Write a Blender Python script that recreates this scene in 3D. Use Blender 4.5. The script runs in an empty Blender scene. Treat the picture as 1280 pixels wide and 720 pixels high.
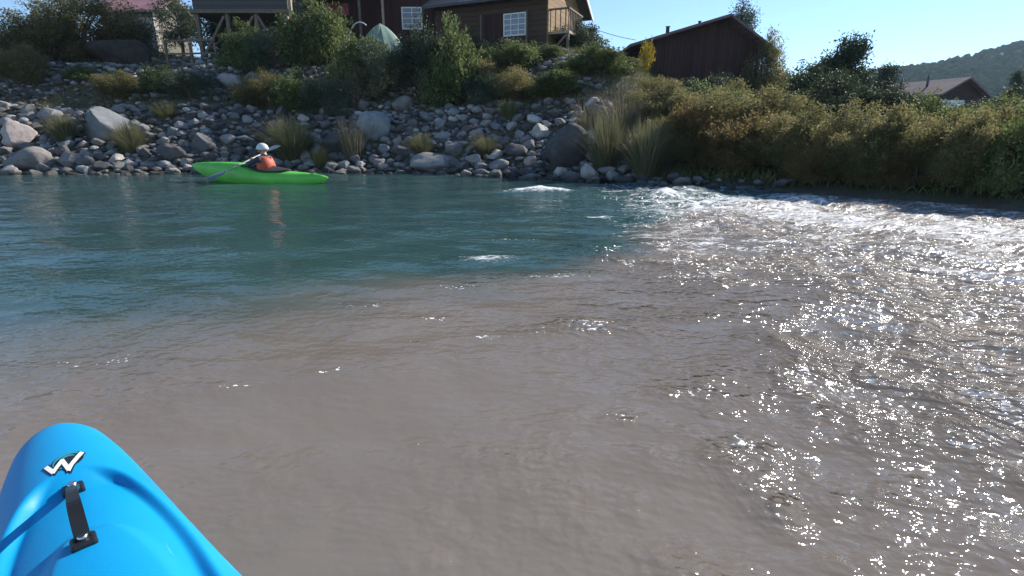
import bpy, bmesh, math, random
import numpy as np
from mathutils import Vector, noise

R = math.radians
rng = np.random.default_rng(7)
random.seed(7)
sc = bpy.context.scene
COL = sc.collection

# ------------------------------------------------------------------ camera, sky, sun, exposure
CAM_H, PITCH, FOC = 0.95, R(16.5), 640.0
cam = bpy.data.objects.new('camera', bpy.data.cameras.new('camera'))
COL.objects.link(cam)
cam.location = (0, 0, CAM_H)
cam.rotation_euler = (R(90) - PITCH, 0, 0)
cam.data.sensor_width = 36
cam.data.lens = 18
cam.data.clip_start = 0.02
cam.data.clip_end = 3000
sc.camera = cam

SUN_EL, SUN_AZ = R(31), R(53)            # azimuth clockwise from +Y (the way the camera looks)
world = bpy.data.worlds.new('World')
sc.world = world
world.use_nodes = True
wn = world.node_tree
bg = wn.nodes['Background']
sky = wn.nodes.new('ShaderNodeTexSky')
sky.sky_type = 'NISHITA'
sky.sun_disc = False
sky.sun_elevation = SUN_EL
sky.sun_rotation = SUN_AZ
sky.air_density = 0.9
sky.dust_density = 0.0
sky.ozone_density = 4.5
wn.links.new(sky.outputs[0], bg.inputs[0])
bg.inputs[1].default_value = 0.115

sun = bpy.data.objects.new('sun', bpy.data.lights.new('sun', 'SUN'))
COL.objects.link(sun)
sun.data.energy = 5.0
sun.data.angle = R(0.5)
sun.data.color = (1.0, 0.95, 0.87)
sd = Vector((math.sin(SUN_AZ) * math.cos(SUN_EL), math.cos(SUN_AZ) * math.cos(SUN_EL), math.sin(SUN_EL)))
sun.rotation_euler = sd.to_track_quat('Z', 'Y').to_euler()

sc.view_settings.view_transform = 'Standard'
sc.view_settings.look = 'None'
sc.view_settings.exposure = 0.72
sc.view_settings.gamma = 1.0
sc.view_settings.use_curve_mapping = False
sc.render.engine = 'CYCLES'
sc.cycles.use_denoising = True
sc.cycles.max_bounces = 8
sc.cycles.transparent_max_bounces = 4

# ------------------------------------------------------------------ helpers
def ray(px, py):
    c = (px - 640) / FOC
    v = (360 - py) / FOC
    return np.array([c, math.cos(PITCH) + v * math.sin(PITCH), v * math.cos(PITCH) - math.sin(PITCH)])

def on_z(px, py, z=0.0):
    d = ray(px, py)
    return d * ((z - CAM_H) / d[2]) + np.array([0, 0, CAM_H])

def at(px, py, Y):
    d = ray(px, py)
    return d * (Y / d[1]) + np.array([0, 0, CAM_H])

def to_px(p):
    x, y, z = p[0], p[1], p[2] - CAM_H
    dep = y * math.cos(PITCH) - z * math.sin(PITCH)
    up = y * math.sin(PITCH) + z * math.cos(PITCH)
    return 640 + FOC * x / dep, 360 - FOC * up / dep, dep

def mesh_np(name, V, F, mats=(), smooth=False, fattr=None, vattr=None, midx=None):
    V = np.asarray(V, dtype=np.float32)
    F = np.asarray(F, dtype=np.int32)
    k = F.shape[1]
    me = bpy.data.meshes.new(name)
    me.vertices.add(len(V))
    me.vertices.foreach_set('co', V.ravel())
    me.loops.add(F.size)
    me.loops.foreach_set('vertex_index', F.ravel())
    me.polygons.add(len(F))
    me.polygons.foreach_set('loop_start', np.arange(0, F.size, k, dtype=np.int32))
    me.polygons.foreach_set('loop_total', np.full(len(F), k, dtype=np.int32))
    if midx is not None:
        me.polygons.foreach_set('material_index', np.asarray(midx, dtype=np.int32))
    me.polygons.foreach_set('use_smooth', np.full(len(F), smooth, dtype=bool))
    for m in mats:
        me.materials.append(m)
    for nm, a in (vattr or {}).items():
        at_ = me.attributes.new(nm, 'FLOAT', 'POINT')
        at_.data.foreach_set('value', np.asarray(a, dtype=np.float32).ravel())
    me.update(calc_edges=True)
    me.validate()
    return me

def link(name, me, parent=None, loc=None, rot=None, scale=None):
    o = bpy.data.objects.new(name, me)
    COL.objects.link(o)
    if parent is not None:
        o.parent = parent
    if loc is not None:
        o.location = loc
    if rot is not None:
        o.rotation_euler = rot
    if scale is not None:
        o.scale = scale
    return o

def tag(o, label=None, cat=None, group=None, kind=None):
    for k, v in (('label', label), ('category', cat), ('group', group), ('kind', kind)):
        if v:
            o[k] = v
    return o

def empty(name, loc=(0, 0, 0), rz=0.0):
    o = bpy.data.objects.new(name, None)
    COL.objects.link(o)
    o.location = loc
    o.rotation_euler = (0, 0, rz)
    o.empty_display_size = 0.2
    return o

class MB:
    """collects boxes, prisms, tubes into one mesh"""
    def __init__(s):
        s.bm = bmesh.new()
    def box(s, x0, x1, y0, y1, z0, z1, M=None):
        v = [s.bm.verts.new(Vector(c) if M is None else M @ Vector(c)) for c in
             ((x0, y0, z0), (x1, y0, z0), (x1, y1, z0), (x0, y1, z0), (x0, y0, z1), (x1, y0, z1), (x1, y1, z1), (x0, y1, z1))]
        for f in ((3, 2, 1, 0), (4, 5, 6, 7), (0, 1, 5, 4), (1, 2, 6, 5), (2, 3, 7, 6), (3, 0, 4, 7)):
            s.bm.faces.new([v[i] for i in f])
        return s
    def bar(s, a, b, w, h=None, up=(0, 0, 1)):
        a, b = Vector(a), Vector(b)
        d = b - a
        L = d.length
        d.normalize()
        u = Vector(up)
        if abs(d.dot(u)) > .95:
            u = Vector((0, 1, 0))
        x = d.cross(u).normalized()
        y = x.cross(d)
        h = h or w
        vs = []
        for p in (a, b):
            for sx, sy in ((-1, -1), (1, -1), (1, 1), (-1, 1)):
                vs.append(s.bm.verts.new(p + x * sx * w / 2 + y * sy * h / 2))
        for f in ((3, 2, 1, 0), (4, 5, 6, 7), (0, 1, 5, 4), (1, 2, 6, 5), (2, 3, 7, 6), (3, 0, 4, 7)):
            s.bm.faces.new([vs[i] for i in f])
        return s
    def tube(s, pts, rad, n=8, caps=True):
        pts = [Vector(p) for p in pts]
        if not hasattr(rad, '__len__'):
            rad = [rad] * len(pts)
        rings = []
        for i, p in enumerate(pts):
            d = (pts[min(i + 1, len(pts) - 1)] - pts[max(i - 1, 0)]).normalized()
            u = Vector((0, 0, 1)) if abs(d.z) < .9 else Vector((1, 0, 0))
            x = d.cross(u).normalized()
            y = x.cross(d)
            rings.append([s.bm.verts.new(p + (x * math.cos(2 * math.pi * k / n) + y * math.sin(2 * math.pi * k / n)) * rad[i]) for k in range(n)])
        for a, b in zip(rings, rings[1:]):
            for k in range(n):
                f = s.bm.faces.new((a[k], a[(k + 1) % n], b[(k + 1) % n], b[k]))
                f.smooth = True
        if caps:
            s.bm.faces.new(rings[0][::-1])
            s.bm.faces.new(rings[-1])
        return s
    def prism(s, poly, y0, y1, M=None):
        """poly in xz, extruded along y"""
        tr = (lambda c: Vector(c)) if M is None else (lambda c: M @ Vector(c))
        a = [s.bm.verts.new(tr((x, y0, z))) for x, z in poly]
        b = [s.bm.verts.new(tr((x, y1, z))) for x, z in poly]
        s.bm.faces.new(a)
        s.bm.faces.new(b[::-1])
        n = len(poly)
        for i in range(n):
            s.bm.faces.new((a[(i + 1) % n], a[i], b[i], b[(i + 1) % n]))
        return s
    def sphere(s, c, r, u=16, v=10, sc3=(1, 1, 1)):
        ret = bmesh.ops.create_uvsphere(s.bm, u_segments=u, v_segments=v, radius=r)
        for q in ret['verts']:
            q.co = Vector((q.co.x * sc3[0], q.co.y * sc3[1], q.co.z * sc3[2])) + Vector(c)
            for f in q.link_faces:
                f.smooth = True
        return s
    def build(s, name, mat, parent=None, loc=None, rot=None, bevel=0):
        bmesh.ops.recalc_face_normals(s.bm, faces=s.bm.faces)
        if bevel:
            bmesh.ops.bevel(s.bm, geom=s.bm.edges[:], offset=bevel, segments=2, profile=.5, affect='EDGES')
        me = bpy.data.meshes.new(name)
        s.bm.to_mesh(me)
        s.bm.free()
        me.materials.append(mat)
        return link(name, me, parent, loc, rot)

# ---- numpy value noise
def _hash(ix, iy, seed):
    h = (ix * 374761393 + iy * 668265263 + seed * 982451653) & 0xffffffff
    h = ((h ^ (h >> 13)) * 1274126177) & 0xffffffff
    h = h ^ (h >> 16)
    return (h & 0xffff) / 65535.0

def vnoise(x, y, seed=0):
    x = np.asarray(x, dtype=np.float64)
    y = np.asarray(y, dtype=np.float64)
    ix = np.floor(x).astype(np.int64)
    iy = np.floor(y).astype(np.int64)
    fx = x - ix
    fy = y - iy
    fx = fx * fx * (3 - 2 * fx)
    fy = fy * fy * (3 - 2 * fy)
    a = _hash(ix, iy, seed)
    b = _hash(ix + 1, iy, seed)
    c = _hash(ix, iy + 1, seed)
    d = _hash(ix + 1, iy + 1, seed)
    return (a * (1 - fx) + b * fx) * (1 - fy) + (c * (1 - fx) + d * fx) * fy

def fbm(x, y, seed=0, oct=4):
    s, a, t = 0, .5, 0
    for i in range(oct):
        s = s + a * vnoise(x * 2 ** i + 17.3 * i, y * 2 ** i - 9.1 * i, seed + i)
        t += a
        a *= .5
    return s / t

def sstep(a, b, x):
    t = np.clip((x - a) / (b - a), 0, 1)
    return t * t * (3 - 2 * t)

# ---- materials
class NT:
    def __init__(s, name):
        s.m = bpy.data.materials.new(name)
        s.m.use_nodes = True
        s.t = s.m.node_tree
        s.b = s.t.nodes['Principled BSDF']
        s.out = s.t.nodes['Material Output']
    def n(s, typ, **kw):
        nd = s.t.nodes.new(typ)
        for k, v in kw.items():
            if k.startswith('i_'):
                key = k[2:]
                key = int(key) if key.isdigit() else key.replace('_', ' ')
                nd.inputs[key].default_value = v
            else:
                setattr(nd, k, v)
        return nd
    def l(s, a, b):
        s.t.links.new(a, b)
        return s
    def ramp(s, fac, stops, interp='LINEAR'):
        nd = s.n('ShaderNodeValToRGB')
        nd.color_ramp.interpolation = interp
        e = nd.color_ramp.elements
        while len(e) < len(stops):
            e.new(0.5)
        for i, (p, c) in enumerate(stops):
            e[i].position = p
            e[i].color = (*c, 1) if len(c) == 3 else c
        s.l(fac, nd.inputs[0])
        return nd.outputs[0]
    def noise(s, scale, detail=4, rough=.55, vec=None, dist=0.0):
        nd = s.n('ShaderNodeTexNoise')
        nd.inputs['Scale'].default_value = scale
        nd.inputs['Detail'].default_value = detail
        nd.inputs['Roughness'].default_value = rough
        nd.inputs['Distortion'].default_value = dist
        if vec is not None:
            s.l(vec, nd.inputs['Vector'])
        return nd.outputs['Fac']
    def math(s, op, a, b=None, c=None, clamp=False):
        nd = s.n('ShaderNodeMath', operation=op)
        nd.use_clamp = clamp
        for i, v in enumerate((a, b, c)):
            if v is None:
                continue
            if isinstance(v, (int, float)):
                nd.inputs[i].default_value = v
            else:
                s.l(v, nd.inputs[i])
        return nd.outputs[0]
    def mix(s, fac, a, b, typ='MIX'):
        nd = s.n('ShaderNodeMixRGB', blend_type=typ)
        for i, v in enumerate((fac, a, b)):
            if isinstance(v, (int, float)):
                nd.inputs[i].default_value = v
            elif isinstance(v, tuple):
                nd.inputs[i].default_value = (*v, 1)
            else:
                s.l(v, nd.inputs[i])
        return nd.outputs[0]
    def obj(s):
        return s.n('ShaderNodeTexCoord').outputs['Object']
    def pos(s):
        return s.n('ShaderNodeNewGeometry').outputs['Position']
    def attr(s, name):
        return s.n('ShaderNodeAttribute', attribute_name=name).outputs['Fac']
    def bump(s, h, strength=.5, dist=.01, normal=None):
        nd = s.n('ShaderNodeBump')
        nd.inputs['Strength'].default_value = strength
        nd.inputs['Distance'].default_value = dist
        s.l(h, nd.inputs['Height'])
        if normal is not None:
            s.l(normal, nd.inputs['Normal'])
        return nd.outputs[0]
    def set(s, **kw):
        for k, v in kw.items():
            nm = {'color': 'Base Color', 'rough': 'Roughness', 'metal': 'Metallic', 'spec': 'Specular IOR Level', 'normal': 'Normal', 'ior': 'IOR'}[k]
            if isinstance(v, (int, float)):
                s.b.inputs[nm].default_value = v
            elif isinstance(v, tuple):
                s.b.inputs[nm].default_value = (*v, 1)
            else:
                s.l(v, s.b.inputs[nm])
        return s

def plain(name, col, rough=.6, var=.25, scale=6, bump=.0, metal=0, spec=.5):
    t = NT(name)
    o = t.obj()
    f = t.noise(scale, 5, .6, o)
    t.set(color=t.ramp(f, [(.3, tuple(c * (1 - var) for c in col)), (.7, tuple(min(1, c * (1 + var)) for c in col))]), rough=rough, metal=metal, spec=spec)
    if bump:
        t.set(normal=t.bump(t.noise(scale * 6, 4, .6, o), .6, bump))
    return t.m

def planks(name, col, scale=8, vertical=False, rough=.8):
    t = NT(name)
    o = t.obj()
    sp = t.n('ShaderNodeSeparateXYZ')
    t.l(o, sp.inputs[0])
    z = t.math('MULTIPLY', t.math('ADD', sp.outputs[0], sp.outputs[1]) if vertical else sp.outputs[2], scale)
    fr = t.math('FRACT', z)
    fl = t.math('FLOOR', z)
    wn_ = t.n('ShaderNodeTexWhiteNoise', noise_dimensions='1D')
    t.l(fl, wn_.inputs['W'])
    mp = t.n('ShaderNodeMapping')
    mp.inputs['Scale'].default_value = (1, 1, 14) if not vertical else (12, 12, 1)
    t.l(o, mp.inputs[0])
    g = t.noise(3, 5, .65, mp.outputs[0])
    base = t.ramp(g, [(.25, tuple(c * .6 for c in col)), (.75, tuple(c * 1.35 for c in col))])
    base = t.mix(.5, base, t.mix(wn_.outputs['Value'], tuple(c * .55 for c in col), tuple(c * 1.3 for c in col)))
    gap = t.math('LESS_THAN', fr, .07)
    t.set(color=t.mix(gap, base, tuple(c * .25 for c in col)), rough=rough, spec=.25)
    t.set(normal=t.bump(t.math('SUBTRACT', g, t.math('MULTIPLY', gap, 1.5)), .6, .012))
    return t.m

def metal_roof(name, col, scale=9, axis=0, rough=.45):
    t = NT(name)
    o = t.obj()
    sp = t.n('ShaderNodeSeparateXYZ')
    t.l(o, sp.inputs[0])
    w = t.math('SINE', t.math('MULTIPLY', sp.outputs[axis], scale * 6.283))
    f = t.noise(1.6, 6, .65, o)
    c = t.ramp(f, [(.3, tuple(k * .65 for k in col)), (.55, col), (.75, tuple(min(.9, k * 1.25) for k in col))])
    t.set(color=c, rough=rough, spec=.5, normal=t.bump(w, .8, .02))
    return t.m

def leafmat(name, stops, rough=.55, trans=.35, clump=1.2):
    t = NT(name)
    g = t.n('ShaderNodeNewGeometry')
    f = t.math('ADD', t.math('MULTIPLY', g.outputs['Random Per Island'], .55), t.math('MULTIPLY', t.noise(clump, 3, .6, t.obj()), .75))
    f = t.math('SUBTRACT', f, .15)
    oi = t.n('ShaderNodeObjectInfo')
    f = t.math('ADD', f, t.math('MULTIPLY', t.math('SUBTRACT', oi.outputs['Random'], .5), .16))
    c = t.ramp(f, stops)
    t.set(color=c, rough=rough, spec=.35)
    tr = t.n('ShaderNodeBsdfTranslucent')
    t.l(c, tr.inputs[0])
    mx = t.n('ShaderNodeMixShader')
    mx.inputs[0].default_value = trans
    t.l(t.b.outputs[0], mx.inputs[1])
    t.l(tr.outputs[0], mx.inputs[2])
    t.l(mx.outputs[0], t.out.inputs[0])
    return t.m

M = {}
M['willow'] = leafmat('willow_leaves', [(.15, (.095, .098, .037)), (.45, (.20, .185, .075)), (.7, (.27, .23, .095)), (.9, (.32, .25, .115))], trans=.55)
M['rust'] = leafmat('rust_leaves', [(.15, (.10, .08, .03)), (.5, (.21, .155, .06)), (.75, (.28, .19, .075)), (.92, (.30, .23, .09))], trans=.55)
M['green'] = leafmat('green_leaves', [(.15, (.045, .065, .02)), (.5, (.13, .165, .052)), (.8, (.20, .235, .08)), (.95, (.20, .22, .08))], trans=.45)
M['dark'] = leafmat('dark_leaves', [(.15, (.02, .034, .016)), (.5, (.038, .058, .026)), (.85, (.065, .088, .038))])
M['bluish'] = leafmat('grey_green_leaves', [(.15, (.05, .075, .045)), (.5, (.085, .115, .07)), (.9, (.14, .17, .11))])
M['yellow'] = leafmat('yellow_flowers', [(.1, (.10, .11, .02)), (.4, (.35, .26, .02)), (.8, (.55, .40, .03))])
M['tuss'] = leafmat('tussock_blades', [(.1, (.08, .09, .038)), (.45, (.16, .16, .075)), (.8, (.25, .225, .125)), (.95, (.32, .28, .18))], trans=.38)
M['reed'] = leafmat('dry_reed_blades', [(.1, (.10, .08, .05)), (.5, (.18, .15, .09)), (.9, (.28, .23, .15))], trans=.3)
M['grass'] = leafmat('grass_blades', [(.1, (.065, .075, .022)), (.5, (.14, .14, .045)), (.9, (.22, .20, .08))], trans=.3, clump=.5)
M['twig'] = plain('dry_twigs', (.13, .11, .095), .85)
M['bark'] = plain('bark', (.11, .085, .065), .9, .4, 14, .01)

# ------------------------------------------------------------------ terrain
wl_px = [(-330, 219), (-150, 218), (0, 217), (120, 217), (240, 216.5), (330, 215.5), (420, 215), (540, 217.5), (640, 221), (720, 225), (790, 228), (860, 231.5), (960, 238), (1060, 245), (1160, 254), (1280, 265)]
WL = [(-300.0, 60.0), (-80.0, 24.0)] + [tuple(on_z(a, b)[:2]) for a, b in wl_px] + [(8.2, 4.6), (10.5, 0.5), (14, -8), (22, -22), (60, -60)]
WL = np.array(WL)

def shore_d(x, y):
    x = np.asarray(x, dtype=np.float64)
    y = np.asarray(y, dtype=np.float64)
    best = np.full(x.shape, 1e18)
    sgn = np.ones(x.shape)
    for (ax, ay), (bx, by) in zip(WL[:-1], WL[1:]):
        dx, dy = bx - ax, by - ay
        t = np.clip(((x - ax) * dx + (y - ay) * dy) / (dx * dx + dy * dy), 0, 1)
        d2 = (x - ax - t * dx) ** 2 + (y - ay - t * dy) ** 2
        cr = dx * (y - ay) - dy * (x - ax)
        m = d2 < best
        best = np.where(m, d2, best)
        sgn = np.where(m, np.where(cr >= 0, 1.0, -1.0), sgn)
    return np.sqrt(best) * sgn

def ground_z(x, y, rough=True):
    x = np.asarray(x, dtype=np.float64)
    y = np.asarray(y, dtype=np.float64)
    d = shore_d(x, y)
    zl = np.interp(d, [-30, -8, -3, -.5, 0, .4, 2, 3.6, 4.5, 6.6, 9, 11, 14, 40, 400, 900], [-1.8, -1.4, -.9, -.22, -.04, .12, .85, 1.75, 2.0, 3.3, 4.0, 4.25, 4.4, 4.7, 9, 14])
    zr = np.interp(d, [-30, -8, -3, -.5, 0, .4, 2, 5, 9, 14, 20, 40, 400, 900], [-1.8, -1.4, -.9, -.22, -.04, .15, .5, 1.05, 1.4, 1.6, 1.65, 1.7, 2.5, 6])
    w = sstep(2.0, 6.5, x - .12 * (y - 12))
    z = zl * (1 - w) + zr * w
    if rough:
        k = sstep(-.3, 1.5, d)
        z = z + k * ((fbm(x * .55, y * .55, 3) - .5) * .55 + (fbm(x * 2.3, y * 2.3, 9) - .5) * .18)
    return z

def gz(x, y):
    return float(ground_z(np.array([x]), np.array([y]))[0])

def axis(segs):
    out = [segs[0][0]]
    for a, b, st in segs:
        n = max(1, int(round((b - a) / st)))
        out += list(a + (b - a) * (np.arange(n) + 1) / n)
    return np.array(out)

def sheet(xs, ys):
    X, Y = np.meshgrid(xs, ys)
    nx, ny = len(xs), len(ys)
    i = np.arange(nx * ny).reshape(ny, nx)
    F = np.stack([i[:-1, :-1].ravel(), i[:-1, 1:].ravel(), i[1:, 1:].ravel(), i[1:, :-1].ravel()], 1)
    return X.ravel(), Y.ravel(), F

xs = axis([(-900, -60, 40), (-60, -22, 2), (-22, 14, .14), (14, 60, 2), (60, 900, 40)])
ys = axis([(-80, 0, 8), (0, 5, .5), (5, 30, .14), (30, 70, 2), (70, 1200, 40)])
gx, gy, gf = sheet(xs, ys)
gzv = ground_z(gx, gy)
t = NT('river_bank_soil')
p = t.pos()
n1 = t.noise(.9, 6, .6, p)
n2 = t.noise(7, 6, .7, p)
n3 = t.noise(40, 4, .7, p)
c = t.ramp(n2, [(.25, (.045, .038, .03)), (.5, (.10, .085, .065)), (.75, (.17, .15, .12))])
c = t.mix(t.ramp(n1, [(.45, (0, 0, 0)), (.62, (1, 1, 1))]), c, (.075, .07, .03))
c = t.mix(t.math('MULTIPLY', n3, .6), c, (.15, .135, .115))
gm = t.attr('green')
c = t.mix(gm, c, t.ramp(n2, [(.3, (.022, .024, .010)), (.7, (.06, .062, .024))]))
t.set(color=c, rough=.95, spec=.2, normal=t.bump(t.math('ADD', n2, t.math('MULTIPLY', n3, .5)), .9, .06))
gd = shore_d(gx, gy)
green_ = np.maximum(sstep(2.6, 4.6, gx - .12 * (gy - 12)) * sstep(.0, .5, gd), sstep(11, 15, gd))
g = link('ground', mesh_np('ground', np.stack([gx, gy, gzv], 1), gf, [t.m], True, vattr={'green': green_}))
tag(g, 'stony brown river bank sloping up from the water to the cabins', 'ground', kind='structure')

# ------------------------------------------------------------------ river
wxs = axis([(-300, -40, 20), (-40, -16, .5), (-16, -4, .07), (-4, 3.2, .03), (3.2, 9.5, .05), (9.5, 20, .5), (20, 80, 10)])
wys = axis([(-80, -4, 4), (-4, .3, .2), (.3, 4.2, .025), (4.2, 15.2, .05), (15.2, 30, .6), (30, 70, 8)])
wx, wy, wf = sheet(wxs, wys)
wd = shore_d(wx, wy)
# fast chute along the right, a calm eddy on the left
chute = sstep(-.5, 1.3, wx - .15 * wy + .32 + 1.1 * (fbm(wx * .55, wy * .4, 21) - .5))
chute *= np.exp(-np.clip(-wy, 0, 50) / 8)
far = sstep(3.0, 6.5, wy + .25 * wx)
chute_far = sstep(-1.2, 2.2, wx - 1.1 + .9 * (fbm(wx * .5, wy * .7, 4) - .5)) * sstep(5.2, 8.2, wy + .55 * wx) * sstep(-.2, 1.0, -wd)
# sum of waves
wr = np.random.default_rng(5)
def waves(n, l0, l1, dir0, spread, pw):
    z = np.zeros(len(wx))
    for _ in range(n):
        lam = math.exp(wr.uniform(math.log(l0), math.log(l1)))
        a = dir0 + wr.normal() * spread
        k = 2 * math.pi / lam
        ph = wr.uniform(0, 6.28)
        th = k * (wx * math.cos(a) + wy * math.sin(a)) + ph + 1.7 * (fbm(wx * .9 / lam * .35, wy * .9 / lam * .35, int(wr.integers(1000)), 2) - .5) * 2
        z += (lam ** pw) * np.sin(th)
    return z / math.sqrt(n)
zr_ = waves(22, .45, 1.9, R(-35), .75, 1.15)
zc_ = waves(16, .3, 1.6, R(80), .5, 1.0)
zs_ = waves(26, .14, .42, R(60), 1.2, 1.0)
patch = sstep(.38, .66, fbm(wx * .75 + .3 * wy, wy * .9, 31, 4))
dense = 1 - sstep(12, 24, np.hypot(wx, wy - 5))
z = (zc_ * .010 + zs_ * .007 * (.25 + patch)) + chute * (zr_ * .017 + zs_ * .018 * (.4 + .9 * patch)) + chute_far * (zr_ * .014 + zs_ * .022)
# standing waves
def lump(px, py, rx, ry, h, rot=0):
    c0 = on_z(px, py)
    ca, sa = math.cos(rot), math.sin(rot)
    u = ((wx - c0[0]) * ca + (wy - c0[1]) * sa) / rx
    v = (-(wx - c0[0]) * sa + (wy - c0[1]) * ca) / ry
    return h * np.exp(-u * u - v * v), np.exp(-u * u - v * v)
foam = np.zeros(len(wx))
for (px, py, rx, ry, h, rot, fo) in [(676, 240, .62, .14, .10, -.05, 1.35), (765, 240, .35, .16, .04, -.2, .75), (835, 247, .4, .28, .10, .3, 1.1), (868, 256, .5, .25, .08, -.5, 1.05), (612, 324, .3, .12, .01, .1, .75), (750, 270, .3, .14, .01, .1, .75),
                                     (1190, 322, .5, .14, 0.025, -.7, .7), (985, 262, .6, .2, 0.032, -.4, .8), (1090, 268, .7, .2, 0.032, -.5, .7), (1240, 345, .5, .14, 0.035, -.8, .7),
                                     (930, 300, .45, .12, 0.017, -.3, .55), (1060, 310, .5, .14, 0.028, -.5, .6), (1255, 285, .6, .2, 0.028, -.6, .75), (1180, 275, .6, .2, 0.021, -.5, .7), (715, 345, .3, .07, 0.007, .5, .5),
                                     (445, 236, .25, .07, .03, 0, .55), (740, 405, .28, .06, .018, -.3, .5), (600, 424, .2, .04, .012, .1, .48), (470, 300, .01, .01, 0, 0, 0)]:
    a, b = lump(px, py, rx, ry, h, rot)
    z += a
    foam = np.maximum(foam, b * fo)
foam = np.maximum(foam, chute_far * (.40 + .5 * fbm(wx * 1.1 + .5 * wy, wy * 1.5, 77, 4)))
foam = np.maximum(foam, chute * sstep(2.0, 5.0, wy) * (.25 + .5 * fbm(wx * 1.4 + .6 * wy, wy * 1.3, 55, 4)))
foam *= dense
z += foam * .07 * (fbm(wx * 6, wy * 7, 91, 3) - .5)
z *= dense
# muddy plume meets clear teal water: boundary drawn on the river plane
bpts = np.array([on_z(a, b)[:2] for a, b in [(-300, 470), (0, 432), (200, 405), (420, 372), (520, 360), (600, 352), (700, 340), (790, 312), (825, 285), (850, 262), (1000, 243), (1150, 250)]])
side = np.full(len(wx), 1e18)
sg = np.ones(len(wx))
bl = [(-60.0, 1.6)] + [tuple(q) for q in bpts] + [(9.0, 9.0)]
for (ax, ay), (bx, by) in zip(bl[:-1], bl[1:]):
    dx, dy = bx - ax, by - ay
    tt = np.clip(((wx - ax) * dx + (wy - ay) * dy) / (dx * dx + dy * dy), 0, 1)
    d2 = (wx - ax - tt * dx) ** 2 + (wy - ay - tt * dy) ** 2
    cr = dx * (wy - ay) - dy * (wx - ax)
    m = d2 < side
    side = np.where(m, d2, side)
    sg = np.where(m, np.where(cr >= 0, 1, -1), sg)
sdist = -np.sqrt(side) * sg
width = np.interp(wx, [-6, -2, -.5, 1, 3], [1.3, 1.0, .6, .3, .4])
mud = sstep(-1, 1, (sdist + .7 * (fbm(wx * 1.2, wy * 1.8, 88, 5) - .5)) / width)
t = NT('river_water')
p = t.pos()
am, af, ac = t.attr('mud'), t.attr('foam'), t.attr('chop')
big = t.noise(.8, 4, .6, p, .6)
teal = t.ramp(big, [(.3, (.028, .066, .066)), (.7, (.042, .092, .088))])
brown = t.ramp(big, [(.3, (.158, .132, .108)), (.7, (.195, .164, .136))])
c = t.mix(am, teal, brown)
mp = t.n('ShaderNodeMapping')
mp.inputs['Rotation'].default_value = (0, 0, R(25))
mp.inputs['Scale'].default_value = (1, 1.7, 1)
t.l(p, mp.inputs[0])
mf = t.n('ShaderNodeMapping')
mf.inputs['Rotation'].default_value = (0, 0, R(20))
mf.inputs['Scale'].default_value = (.6, 1.5, 1)
t.l(p, mf.inputs[0])
fn = t.math('ADD', t.math('MULTIPLY', t.noise(6, 8, .82, mf.outputs[0], .6), .9), t.math('MULTIPLY', t.noise(30, 6, .8, mf.outputs[0]), .75))
fn = t.math('SUBTRACT', fn, .275)
fm = t.math('ADD', fn, t.math('MULTIPLY', af, .36))
fmask = t.ramp(fm, [(.76, (0, 0, 0)), (.90, (1, 1, 1))])
fk = t.math('ADD', t.math('ADD', t.math('MULTIPLY', t.noise(46, 2, .5, p), .6), t.math('MULTIPLY', t.noise(6, 3, .6, mp.outputs[0]), .4)), t.math('MULTIPLY', t.attr('glint_fleck'), .17))
fkm = t.ramp(fk, [(.745, (0, 0, 0)), (.775, (1, 1, 1))])  # sun glints painted as white flecks in the water colour
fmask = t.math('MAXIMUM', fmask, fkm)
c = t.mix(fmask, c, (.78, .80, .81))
r0 = t.noise(2.6, 2, .5, mp.outputs[0])
r1 = t.noise(7, 2, .5, mp.outputs[0])
r2 = t.noise(17, 2, .5, p)
r3 = t.noise(52, 1, .5, p)
pm = t.ramp(t.noise(1.7, 4, .6, mp.outputs[0]), [(.40, (.25, .25, .25)), (.66, (1, 1, 1))])
hh = t.math('ADD', t.math('ADD', t.math('MULTIPLY', r1, .040), t.math('MULTIPLY', r2, .028)), t.math('MULTIPLY', r3, .0034))
hh = t.math('MULTIPLY', hh, t.math('ADD', .02, t.math('MULTIPLY', t.math('MULTIPLY', ac, pm), 3.0)))
hh = t.math('ADD', hh, t.math('MULTIPLY', r0, .011))
hh = t.math('ADD', hh, t.math('MULTIPLY', fmask, .010))
rgh = t.mix(fmask, t.ramp(ac, [(.2, (.05, .05, .05)), (1, (.17, .17, .17))]), (.6, .6, .6))
# silty water: light scattered back from inside it keeps an even tone, only the surface sheen follows the ripples
nb = t.bump(hh, 1.0, 1.0)
inner = t.n('ShaderNodeBsdfDiffuse')
t.l(c, inner.inputs['Color'])
up = t.n('ShaderNodeCombineXYZ')
up.inputs[2].default_value = 1
gn = t.n('ShaderNodeNewGeometry').outputs['Normal']
vm = t.n('ShaderNodeVectorMath', operation='ADD')
sv_ = t.n('ShaderNodeVectorMath', operation='SCALE')
sv_.inputs['Scale'].default_value = 2.2
t.l(up.outputs[0], sv_.inputs[0])
t.l(sv_.outputs[0], vm.inputs[0])
t.l(nb, vm.inputs[1])
nv_ = t.n('ShaderNodeVectorMath', operation='NORMALIZE')
t.l(vm.outputs[0], nv_.inputs[0])
t.l(nv_.outputs[0], inner.inputs['Normal'])
sheen = t.n('ShaderNodeBsdfGlossy')
t.l(rgh, sheen.inputs['Roughness'])
t.l(nb, sheen.inputs['Normal'])
fr = t.n('ShaderNodeFresnel')
fr.inputs['IOR'].default_value = 1.333
t.l(nb, fr.inputs['Normal'])
mx = t.n('ShaderNodeMixShader')
t.l(t.math('MULTIPLY', fr.outputs[0], t.math('SUBTRACT', 1.0, t.math('MULTIPLY', fmask, .8))), mx.inputs[0])
t.l(inner.outputs[0], mx.inputs[1])
t.l(sheen.outputs[0], mx.inputs[2])
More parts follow.
